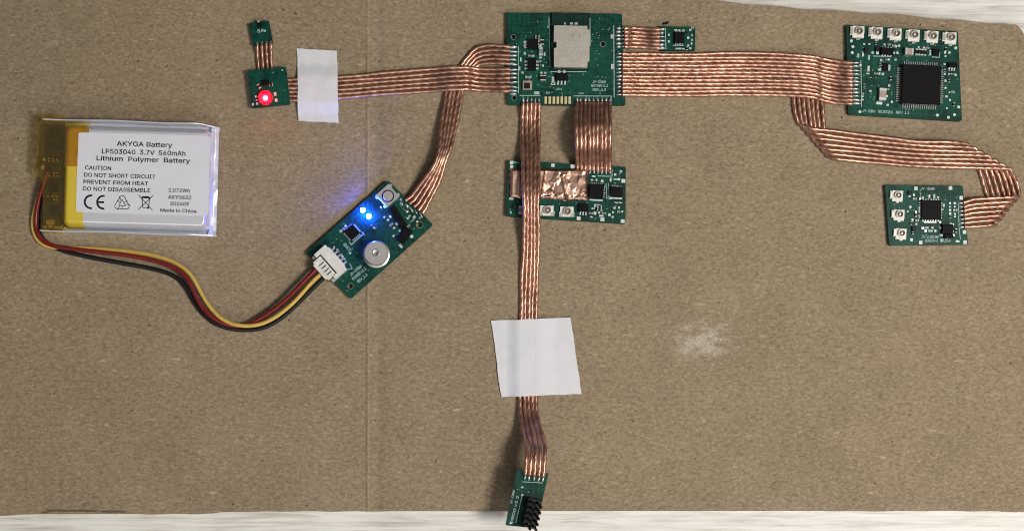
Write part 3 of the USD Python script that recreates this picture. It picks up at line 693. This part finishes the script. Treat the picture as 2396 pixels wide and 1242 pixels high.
gb.text('PROG v1.2', 1200, 1222, 6, 64, -83); gb.text('JY-CSRH', 1198, 1177, 5, 32, -83); gb.pad(1195, 1223, 7, 4, 'silk'); gb.pad(1222, 1157, 5, 5, 'silk'); gb.pad(1222, 1139, 5, 4, 'silk'); gb.pad(1259, 1175, 6, 4, 'tin')

# ------------------------------------------------------------------ ribbon cables of twisted copper wires
def fillet(P, R):
    """round the corners of polyline P (n, 3) with radius-like lengths R"""
    out = [P[0]]
    for i in range(1, len(P) - 1):
        a, b, c = P[i - 1], P[i], P[i + 1]
        l1, l2 = np.linalg.norm(a - b), np.linalg.norm(c - b)
        d = min(R[i], l1 * .48, l2 * .48)
        p, q = b + (a - b) / max(l1, 1e-6) * d, b + (c - b) / max(l2, 1e-6) * d
        t = np.linspace(0, 1, 9)[:, None]
        out.extend((1 - t) ** 2 * p + 2 * t * (1 - t) * b + t ** 2 * q)
    out.append(P[-1])
    return np.array(out)

def resample(P, step):
    d = np.r_[0, np.cumsum(np.linalg.norm(np.diff(P, axis=0), axis=1))]
    keep = np.r_[True, np.diff(d) > 1e-6]; P, d = P[keep], d[keep]
    n = max(3, int(d[-1] / step))
    s = np.linspace(0, d[-1], n)
    return np.stack([np.interp(s, d, P[:, k]) for k in range(3)], 1), s

def tube(P, s, r, n=12, lobes=0, pitch=26.0, ph=0.0, depth=.14):
    T = np.gradient(P, axis=0); T /= np.linalg.norm(T, axis=1, keepdims=True)
    side = np.cross(T, [0, 0, 1.0]); L = np.linalg.norm(side, axis=1, keepdims=True)
    bad = (L[:, 0] < .05)
    side = side / np.maximum(L, 1e-6)
    for i in np.nonzero(bad)[0]: side[i] = side[i - 1] if i else [1, 0, 0]
    up = np.cross(side, T)
    th = np.linspace(0, 2 * math.pi, n, endpoint=False)[None, :]
    if lobes:
        x = th - (2 * math.pi * s / pitch)[:, None] - ph
        rr = r * (1 - depth + depth * np.abs(np.cos(lobes * x / 2)) ** .7 * 1.15)
    else:
        rr = np.full((len(s), n), r)
    V = P[:, None, :] + (np.cos(th)[..., None] * side[:, None, :] + np.sin(th)[..., None] * up[:, None, :]) * rr[..., None]
    m = len(s)
    i = np.arange(m * n).reshape(m, n); j = np.roll(i, -1, 1)
    q = np.stack([i[:-1], j[:-1], j[1:], i[1:]], -1).reshape(-1, 4)
    f = np.vstack([q[:, [0, 1, 2]], q[:, [0, 2, 3]]])
    V = np.vstack([V.reshape(-1, 3), P[0], P[-1]])
    c0 = np.stack([np.full(n, m * n), j[0], i[0]], 1); c1 = np.stack([np.full(n, m * n + 1), i[-1], j[-1]], 1)
    f = np.vstack([f, c0, c1])
    return V, f

def ribbon(label, n, secs, r=4.85, pitch=40.0):
    """secs: (Lx, Ly, Lz, Rx, Ry, Rz, corner) in the order of travel; wire i runs between the L and the R edge"""
    S = np.array(secs, float)
    m = S[len(S) // 2]
    t = Thing('ribbon_cable', label, 'ribbon cable', (m[0] + m[3]) / 2, (m[1] + m[4]) / 2, 0, None)
    for i in range(n):
        a = i / (n - 1)
        P = S[:, :3] * (1 - a) + S[:, 3:6] * a
        k = (HC - P[:, 2:3]) / HC
        P = np.hstack([FOOT + (P[:, :2] - FOOT) * k, P[:, 2:3]])
        Q, s = resample(fillet(P, S[:, 6]), 2.4)
        arc = s / 60.0
        wob = np.stack([meshkit.noise(np.stack([arc, arc * 0 + i * 7.3, arc * 0 + kk], -1), 11) - .5 for kk in range(3)], 1)
        env = np.minimum(1, np.minimum(s, s[-1] - s) / 40.0)[:, None]
        Q = Q + wob * env * [2.2, 2.2, 2.0]
        t.part('wire', tube(Q, s, r * rng.uniform(.95, 1.04), 14, 2, pitch * rng.uniform(.97, 1.03), i * .9 + rng.uniform(-.5, .5)), 'copper', smooth=True)
    return t

zb = BT + 1.5 + 3.5    # height of a wire lying on a board
ribbon('thin copper ribbon from the red LED board under white tape to the main board', 6,
       [(660, 187, 4.5, 661, 235, 4.5, 9), (700, 186, 4.5, 700, 235, 4.5, 60), (795, 180, 5, 795, 230, 5, 60), (873, 174, 5, 873, 222, 5, 60), (1014, 162, 6, 1014, 213, 6, 40),
        (1050, 158, 16, 1050, 209, 16, 20), (1092, 157, 17, 1090, 208, 17, 14), (1108, 161, 7, 1107, 210, 7, 8), (1124, 163, 5, 1124, 212, 5, 14), (1150, 163, 8, 1150, 213, 8, 14), (1180, 162, zb, 1180, 213, zb, 10), (1194, 162, zb, 1194, 213, zb, 5)])
ribbon('copper ribbon bending down from the main board to the board with blue LEDs', 5,
       [(1193, 110, zb, 1193, 150, zb, 5), (1178, 108, zb, 1178, 149, zb, 10), (1145, 106, 11, 1150, 148, 11, 20), (1114, 112, 6, 1118, 152, 6, 24), (1084, 144, 5, 1104, 170, 5, 24), (1062, 180, 5, 1094, 185, 5, 24), (1044, 212, 5, 1083, 212, 5, 30),
        (1032, 300, 20, 1066, 305, 20, 40), (1028, 353, 34, 1052, 353, 30, 30), (1016, 390, 38, 1043, 372, 32, 30), (988, 426, 25, 1031, 420, 25, 20), (962, 461, 17, 994, 491, 17, 12), (948, 470, zb + 1, 988, 500, zb + 1, 5)], r=4.75)
ribbon('short copper ribbon joining the main board and the small sensor board', 6,
       [(1460, 67, zb, 1460, 110, zb, 5), (1466, 67, zb, 1466, 110, zb, 6), (1482, 66, 9, 1482, 110, 9, 12), (1510, 68, 9, 1510, 111, 9, 14), (1532, 69, 17, 1532, 112, 17, 12), (1544, 69.5, zb, 1544, 113.5, zb, 5)], r=4.75)
ribbon('widest copper ribbon of twelve wires between the main board and the six-socket board', 12,
       [(1455, 126.5, zb, 1455, 222, zb, 5), (1468, 127, zb - 2, 1468, 222.5, zb - 2, 10), (1500, 127, 6, 1500, 223, 6, 30), (1600, 127, 5, 1600, 223, 5, 60), (1740, 125, 6, 1740, 222, 6, 60), (1812, 126.5, 10, 1812, 222, 10, 40), (1868, 129, 17, 1880, 224, 17, 24), (1905, 133, 17, 1905, 228, 17, 14),
        (1926, 140, 7, 1926, 236, 7, 14), (1955, 144, 7, 1955, 242, 7, 14), (1985, 146.5, zb, 1985, 242.5, zb, 10), (1995, 148, zb, 1995, 243, zb, 5)])
ribbon('long copper ribbon folded three times on its way to the three-socket board', 7,
       [(1856, 145, 5, 1921, 145, 5, 9), (1857, 215, 5, 1922, 215, 5, 20), (1860, 262, 6, 1925, 264, 6, 20), (1870, 291, 5, 1934, 365, 5, 6), (1903, 301, 15, 1958, 373, 15, 5), (1977, 311, 10, 2012, 377, 10, 40), (2066, 322, 21, 2119, 388, 21, 40), (2154, 332, 32, 2190, 391, 32, 40),
        (2225, 333, 34, 2262, 393, 34, 30), (2266, 337, 24, 2364, 394, 22, 6), (2292, 396, 5, 2379, 426, 5, 10), (2313, 464, 5, 2384, 444, 5, 8), (2331, 526, 6, 2386, 459, 6, 5), (2318, 526, 14, 2370, 461, 14, 6), (2275, 530, zb, 2275, 467, zb, 12), (2255, 531, zb, 2253, 475, zb, 5)])
ribbon('long copper ribbon running down over the foil to the pin header board', 5,
       [(1224, 240, zb, 1261.5, 240, zb, 5), (1224, 252, zb, 1262, 252, zb, 8), (1223, 275, 7, 1261, 275, 7, 20), (1223, 318, 9, 1261, 318, 9, 20), (1223, 352, 22, 1261, 352, 22, 20), (1224, 388, 34, 1260, 390, 34, 20), (1225, 448, 48, 1260, 448, 48, 20), (1227, 484, 46, 1258, 484, 46, 20), (1227, 526, 32, 1259, 526, 32, 20), (1225, 580, 14, 1260, 580, 14, 30), (1221, 650, 6, 1257, 650, 6, 60), (1220, 745, 6, 1253, 745, 6, 60),
        (1217, 925, 6, 1254, 925, 6, 30), (1218, 975, 16, 1257, 975, 16, 30), (1226, 1018, 46, 1268, 1015, 46, 25), (1233, 1048, 86, 1275, 1046, 86, 20), (1232, 1075, 96, 1274, 1076, 96, 14), (1230, 1100, 94, 1272, 1106, 94, 6), (1229, 1110, 93.5, 1271, 1114, 93.5, 5)])
ribbon('short wide copper ribbon arching from the main board down to the foil board', 9,
       [(1350, 239, zb, 1427.5, 239, zb, 5), (1350, 250, zb + 2, 1427, 250, zb + 2, 8), (1349, 268, 40, 1427, 266, 40, 10), (1349, 292, 62, 1428, 286, 62, 10), (1350, 322, 64, 1427, 318, 64, 14), (1350, 348, 58, 1427, 346, 58, 10), (1351, 372, 30, 1427, 370, 30, 12), (1351, 388, zb, 1427, 392, zb, 6), (1351, 396, zb, 1427, 404, zb, 4)], r=5.1)
ribbon('shortest copper ribbon of four wires between the red LED board and the tiny board', 4,
       [(602, 103, 16, 633, 100, 16, 4), (602.5, 114, 16, 634, 111, 16, 4), (603, 128, 7, 634.5, 125, 7, 10), (604, 142, 7, 635, 140, 7, 10), (605, 154, 5, 636, 151, 5, 6), (606, 172, 4.5, 637, 168, 4.5, 4)], r=3.9)

# ------------------------------------------------------------------ paper tape
def tape(label, q, zf, nu=60, nv=60):
    c = np.mean(q[:4], 0)
    t = 'paper_tape'
    path = fresh('/World', t)
    jg = lambda u, w, k: ((u < .001) | (u > .999) | (w < .001) | (w > .999)) * 1.8 * (meshkit.noise(np.stack([u * 9, w * 9, u * 0 + k], -1), 77) - .5)
    X = lambda u, w: quad_at(q, u, w)[0] + jg(u, w, 0)
    Y = lambda u, w: quad_at(q, u, w)[1] + jg(u, w, 5)
    Zf = lambda u, w: zf(X(u, w), Y(u, w)) + 2.6 * (meshkit.fbm(np.stack([u * 5, w * 5, u * 0], -1), 3, 21) - .5)
    v, f = sheet(X, Y, Zf, nu, nv, 0.9)
    k = (HC - v[:, 2:3]) / HC
    v = np.hstack([FOOT + (v[:, :2] - FOOT) * k, v[:, 2:3]])
    m = usdkit.mesh(stage, path, (tow(v) - wp(c[0], c[1]), f), M['paper'], smooth=40)
    UsdGeom.Xformable(m).AddTranslateOp().Set(Gf.Vec3d(*wp(c[0], c[1])))
    tag(m.GetPrim(), label, 'tape')
sm = lambda x, a, b: np.clip((x - a) / (b - a), 0, 1) ** 2 * (3 - 2 * np.clip((x - a) / (b - a), 0, 1))
tape('upright white paper tape strip holding the thin ribbon beside the red LED board', [(694.6, 114), (788.8, 119.5), (792.4, 288), (698, 283)],
     lambda x, y: 4.0 + 8.5 * sm(y, 146, 184) * (1 - sm(y, 234, 274)) + 0.2 * np.cos((y - 208) * 2 * math.pi / 9.6) * ((y > 180) & (y < 237)))
tape('large square white paper tape over the ribbon in the middle of the cardboard', [(1149, 750), (1335.5, 742.5), (1361, 921), (1173, 928)],
     lambda x, y: 4.0 + 9.0 * sm(x, 1184, 1218) * (1 - sm(x, 1254, 1305)) + 0.2 * np.cos((x - 1236) * 2 * math.pi / 8.8) * ((x > 1216) & (x < 1256)))

# ------------------------------------------------------------------ battery
bat = Thing('battery', 'silver pouch battery with printed white label and three coloured leads', 'battery', 306, 418)
BA = 1.7
BC = (321, 417)
HW, HH, BZ = 173.0, 121.0, 50.0
def hbody(x, y):
    """height of the pouch at local x, y"""
    rc = 20.0
    qx, qy = np.abs(x) - (HW - rc), np.abs(y) - (HH - rc)
    sd = np.hypot(np.maximum(qx, 0), np.maximum(qy, 0)) + np.minimum(np.maximum(qx, qy), 0) - rc
    d = np.clip(-sd / 17.0, 0, 1)
    z = 3 + (BZ - 3) * np.sqrt(np.maximum(0, 1 - (1 - d) ** 2.2))
    end = sm(x, HW - 26, HW - 4)
    nz = meshkit.fbm(np.stack([x / 30.0, y / 30.0, np.zeros_like(x)], -1), 3, 31) - .5
    z = z + end * nz * 16 * d
    z = z - 7 * np.exp(-((y - 20) / 9.0) ** 2) * end * d
    return np.clip(z, 2.5, BZ)
def blocal(u, w):
    return u, w
gx = np.unique(np.r_[np.linspace(-HW, -HW + 22, 12), np.linspace(-HW + 22, HW - 34, 60), np.linspace(HW - 34, HW, 30)])
gy = np.unique(np.r_[np.linspace(-HH, -HH + 22, 12), np.linspace(-HH + 22, HH - 22, 60), np.linspace(HH - 22, HH, 12)])
def local_grid(gx, gy, off, t, name, m, smooth=45):
    X, Y = np.meshgrid(gx, gy); Z = hbody(X, Y) + off
    v, f = solid_grid(np.stack([X.ravel(), Y.ravel(), Z.ravel()], 1), len(gx), len(gy), t)
    return bat.part(name, bput(v, f), m, smooth=smooth)
def bput(v, f):
    """local battery coordinates (x right, y down along the label) to the surface; the outline is what is seen at mid height"""
    a = math.radians(BA); c, s = math.cos(a), math.sin(a)
    k = (HC - 30.0) / HC
    X, Y, _ = at(BC[0], BC[1], 30.0)
    return np.stack([(v[:, 0] * c - v[:, 1] * s) * k + X, (v[:, 0] * s + v[:, 1] * c) * k + Y, v[:, 2]], 1), f
X, Y = np.meshgrid(gx, gy)
v, f = solid_grid(np.stack([X.ravel(), Y.ravel(), hbody(X, Y).ravel()], 1), len(gx), len(gy), 1.0)
nn = len(v) // 2; v[nn:, 2] = 1.5
bat.part('pouch', bput(v, f), 'battery_foil', smooth=45)
def loc(px, py, z=51.0):
    """local battery coordinates of the spot seen at px, py when it lies at height z"""
    X, Y, _ = at(px, py, z); X0, Y0, _ = at(BC[0], BC[1], 30.0)
    k = (HC - 30.0) / HC; a = math.radians(BA)
    dx, dy = (X - X0) / k, (Y - Y0) / k
    return dx * math.cos(a) + dy * math.sin(a), -dx * math.sin(a) + dy * math.cos(a)
# seals folded up along both long sides, and the flat end seal
for sgn in (-1, 1):
    xx = np.r_[np.linspace(-222, 140, 60), np.linspace(145, 188, 16)]
    bend = 5.5 * sm(xx, 140, 188) * (-sgn) * (1.0 if sgn < 0 else .2)
    yl = sgn * (HH + 8.0) + bend + 1.0 * np.sin(xx / 37.0)
    hgt = (44 if sgn < 0 else 40) - 22 * sm(xx, 120, 188)
    V, F = [], []
    for i, (x, y, h) in enumerate(zip(xx, yl, hgt)):
        lean = sgn * 0.5
        V += [(x, y - 1.3, 1.0), (x, y + 1.3, 1.0), (x, y + 1.3 + lean, h), (x, y - 1.3 + lean, h)]
    for i in range(len(xx) - 1):
        for a_ in range(4):
            b_ = (a_ + 1) % 4
            F.append((4 * i + a_, 4 * i + 4 + a_, 4 * i + 4 + b_, 4 * i + b_))
    F.append((0, 1, 2, 3)); e = 4 * (len(xx) - 1); F.append((e + 3, e + 2, e + 1, e))
    v, f = vf((V, np.array(F)))
    bat.part('side_seal', bput(v, f[:, ::-1] if False else f), 'battery_foil')
    # gutter of the folded film between the wall and the cell
    v, f = vf(bx(2 * HW + 10, 9, 1.2)); bat.part('seal_gutter', bput(v + [0, sgn * (HH + 3), 2.0], f), 'battery_foil')
ex, ey = np.meshgrid(np.linspace(HW - 4, HW + 13, 12), np.linspace(-HH - 3, HH + 8, 70))
ez = 9 + 8 * (meshkit.fbm(np.stack([ex / 16, ey / 34, ex * 0], -1), 2, 5) - .5) + 8 * (1 - sm(ex, HW - 4, HW + 5))
v, f = solid_grid(np.stack([ex.ravel(), ey.ravel(), ez.ravel()], 1), 12, 70, 1.0)
bat.part('end_seal', bput(v, f), 'battery_foil', smooth=40)
# yellow film round the left end, label, amber tape
x0, _ = loc(150, 420); x1, _ = loc(204, 300)
local_grid(np.linspace(-HW, x1 - 4, 26), gy, .5, .6, 'yellow_tape', 'yellow_film')
lx0, ly0 = loc(183, 309); lx1, ly1 = loc(487, 505)
P = sbox(lx0, ly0, lx1, ly1).buffer(-7).buffer(7, quad_segs=5)
lb = ext(P, .6); v, f = vf(lb); lbp = bat.part('label', bput(v + [0, 0, BZ + .9], f), 'label_film')
def btext(t, px0, px1, py, h, bold=True, dy=0.0):
    x0, y0 = loc(px0, py, BZ + 2); x1, y1 = loc(px1, py, BZ + 2)
    v, f = text_poly(t, h, x1 - x0, .5, bold)
    bat.part('printed_text', bput(v + [x0, y0, BZ + 1.25], f), 'print_black', lbp)
for a in (('AKYGA Battery', 273, 403, 341.2, 10.5, True), ('LP503040  3.7V  560mAh', 238.5, 434, 359, 10.5, True), ('Lithium  Polymer  Battery', 225.5, 445, 375.2, 10.5, True), ('CAUTION', 199, 260, 396.6, 8.8), ('DO NOT SHORT CIRCUIT', 196.5, 364, 413.4, 8.8),
          ('PREVENT FROM HEAT', 195, 347, 429.6, 8.8), ('DO NOT DISASSEMBLE', 193.5, 352, 445.6, 8.8), ('2.072Wh', 394, 444, 449, 8.2), ('AKY0632', 393, 447.5, 465, 8.2), ('202409', 398, 442, 480.4, 8.2), ('Made in China', 375, 459.5, 495.4, 7.6)): btext(*a)
def ring_arc(cx, cy, r0, r1, a0, a1):
    t = np.radians(np.linspace(a0, a1, 26))
    return Polygon(list(zip(cx + r1 * np.cos(t), cy + r1 * np.sin(t))) + list(zip(cx + r0 * np.cos(t[::-1]), cy + r0 * np.sin(t[::-1]))))
def bmark(name, poly):
    v, f = vf(ext(poly, .5)); bat.part(name, bput(v + [0, 0, BZ + 1.25], f), 'print_black', lbp)
cx, cy = loc(213.5, 472.5); e_x, e_y = loc(242.5, 473.5)
bmark('conformity_mark', unary_union([ring_arc(cx, cy, 12.6, 17.2, 82, 278), ring_arc(e_x, e_y, 12.6, 17.2, 82, 278), sbox(e_x - 15, e_y - 2.2, e_x + 1, e_y + 2.2)]))
tx, ty = loc(286, 474.5)
def tri_(r, o=0): return Polygon([(r * math.sin(math.radians(120 * k + o)), -r * math.cos(math.radians(120 * k + o))) for k in range(3)])
outer, inner = tri_(13).buffer(6.5, quad_segs=4), tri_(8.5).buffer(1.2)
tri = [outer.difference(outer.buffer(-1.6)), inner.difference(inner.buffer(-1.5))]
for k in range(3):
    for a0_, r0_, r1_ in ((-22, 9, 18), (60, 5, 13)):
        t_ = math.radians(120 * k + a0_); tri.append(LineString([(r0_ * math.sin(t_), -r0_ * math.cos(t_)), (r1_ * math.sin(t_), -r1_ * math.cos(t_))]).buffer(.8))
bmark('recycling_mark', affinity.translate(unary_union(tri), tx, ty + 2))
bx_, by_ = loc(341, 474)
bn = [LineString([(-17, -17), (16, 17)]).buffer(.8), LineString([(17, -17), (-17, 17)]).buffer(.8), LineString([(-11, -11), (11, -11)]).buffer(1.3), LineString([(-9, -10), (-6, 12), (7, 12), (9, -10)]).buffer(.9), LineString([(-8, -13), (7, -13)]).buffer(1.4), Point(6, 12).buffer(2.6)]
bmark('waste_bin_mark', affinity.translate(unary_union(bn), bx_, by_))
# protection board under amber tape, at the left end
v, f = vf(bx(42, 236, 9, .6)); pcm = bat.part('protection_board', bput(v + [-198, -2, 20], f), 'olive_mask')
for (px, py) in [(114, 371), (124, 372), (133, 374), (114, 377), (125, 378), (135, 378), (115, 405), (126, 406), (134, 405), (115, 412), (126, 412), (135, 412), (112, 459), (123, 459), (132, 460), (127, 467), (134, 468)]:
    x_, y_ = loc(px, py, 30); v, f = vf(bx(3.2, 3.2, .8)); bat.part('test_pad', bput(v + [x_, y_, 29], f), 'gold', pcm)
for (px, py, w_, h_, m_) in [(118, 520, 20, 12, 'ceramic_tan'), (128, 310, 24, 26, 'chip_black'), (127, 343, 24, 16, 'chip_black'), (126, 435, 26, 30, 'chip_black'), (128, 492, 22, 26, 'chip_black'), (106, 531, 6, 5, 'solder'), (118, 530, 8, 6, 'solder'), (104, 374, 6, 7, 'solder'), (101, 392, 6, 10, 'solder')]:
    x_, y_ = loc(px, py, 30); v, f = vf(bx(w_, h_, 5, .8)); bat.part('chip' if 'chip' in m_ else 'solder_joint' if m_ == 'solder' else 'capacitor', bput(v + [x_, y_, 28.5], f), m_, pcm)
def film(name, pts, z, n=40, bump=2.0, seed=3):
    P = Polygon([loc(px, py, z) for px, py in pts]).buffer(-2).buffer(2, quad_segs=3)
    m = trimesh.creation.extrude_polygon(P, .5, engine='earcut'); m = m.subdivide_to_size(9.0)
    v = np.array(m.vertices); v[:, 2] += z + bump * (meshkit.fbm(v * [1 / 30., 1 / 30., 0], 2, seed) - .5)
    bat.part(name, bput(v, np.asarray(m.faces)[:, ::-1]), 'kapton')
film('kapton_tape', [(94, 268), (152, 270), (150, 546), (101, 545), (99, 430), (84, 400), (86, 352)], 37.0, bump=1.5)
film('kapton_tape', [(152, 286), (210, 288), (208, 311), (184, 311), (181, 390), (150, 390)], BZ + 1.7, bump=.6, seed=6)

def spline(pts, step=4.0):
    P = np.array(pts, float); t = np.r_[0, np.cumsum(np.linalg.norm(np.diff(P, axis=0), axis=1) ** .5)]
    from scipy.interpolate import CubicSpline
    c = CubicSpline(t, P, bc_type='natural')
    Q = c(np.linspace(0, t[-1], 400))
    k = (HC - Q[:, 2:3]) / HC
    return resample(np.hstack([FOOT + (Q[:, :2] - FOOT) * k, Q[:, 2:3]]), step)
def lead(pts, m, r, lab):
    Q, s = spline(pts); bat.part('lead', tube(Q, s, r, 14), m, smooth=True, label=lab)
lead([(112, 402, 30), (97, 445, 28), (86, 490, 20), (84, 530, 15), (94, 556, 16), (120, 573, 18), (160, 581, 19), (200, 586, 20), (294, 597, 20), (389, 618, 20), (434, 646, 21), (455, 685, 21), (476, 722, 20), (510, 750, 18), (548, 762, 15), (588, 755, 18), (658, 710, 24), (706, 664, 28), (742, 628, 28), (764, 607, 28)], 'wire_red', 5.0, 'red battery lead')
lead([(108, 420, 22), (88, 468, 16), (77, 515, 8), (79, 542, 7), (92, 565, 7), (116, 577, 8), (150, 580, 9), (200, 581, 9), (326, 592, 8), (405, 613, 8), (444, 641, 8), (468, 681, 9), (497, 725, 14), (533, 753, 20), (577, 762, 25), (627, 751, 24), (690, 704, 26), (728, 662, 28), (751, 640, 28), (768, 622, 28)], 'wire_yellow', 4.8, 'yellow battery lead')
lead([(106, 440, 14), (92, 478, 10), (88, 520, 7), (96, 552, 7), (122, 575, 7), (176, 594, 7), (294, 617, 7), (400, 642, 7), (433, 670, 7), (464, 720, 7), (506, 757, 7), (560, 771, 7), (627, 762, 10), (690, 716, 17), (730, 676, 24), (757, 650, 28), (776, 634, 28)], 'wire_black', 5.3, 'black battery lead')
# plug in the white socket
pg = Polygon([(-13, -27), (10, -27), (10, 27), (-13, 27), (-13, 22), (-17, 22), (-17, -22), (-13, -22)])
x_, y_ = pbl(760, 629, 0, 0)
pl = bat.part('plug', put(ext(pg.buffer(-.8).buffer(.8), 22), 761, 628, pb.zt + 5, PA), 'nylon_white')
for d in (-14, -5, 5, 14):
    x_, y_ = pbl(761, 628, 0, d); bat.part('plug_slot', put(bx(14, 2.4, .6), x_, y_, pb.zt + 26.8, PA), 'resistor_black', pl)

# ------------------------------------------------------------------ a dark sliver by the sensor board
v, f = vf(bx(13, 4.5, 3, 1)); v = v.copy(); v[:, 1] += -v[:, 0] * .25 + .03 * v[:, 0] ** 2
sl = usdkit.mesh(stage, '/World/debris_sliver', (tow(put((v, f), 1558, 54, 2.0, 0)[0]), f), M['chip_black'])
tag(sl.GetPrim(), 'tiny dark sliver lying on the cardboard above the small sensor board', 'debris')
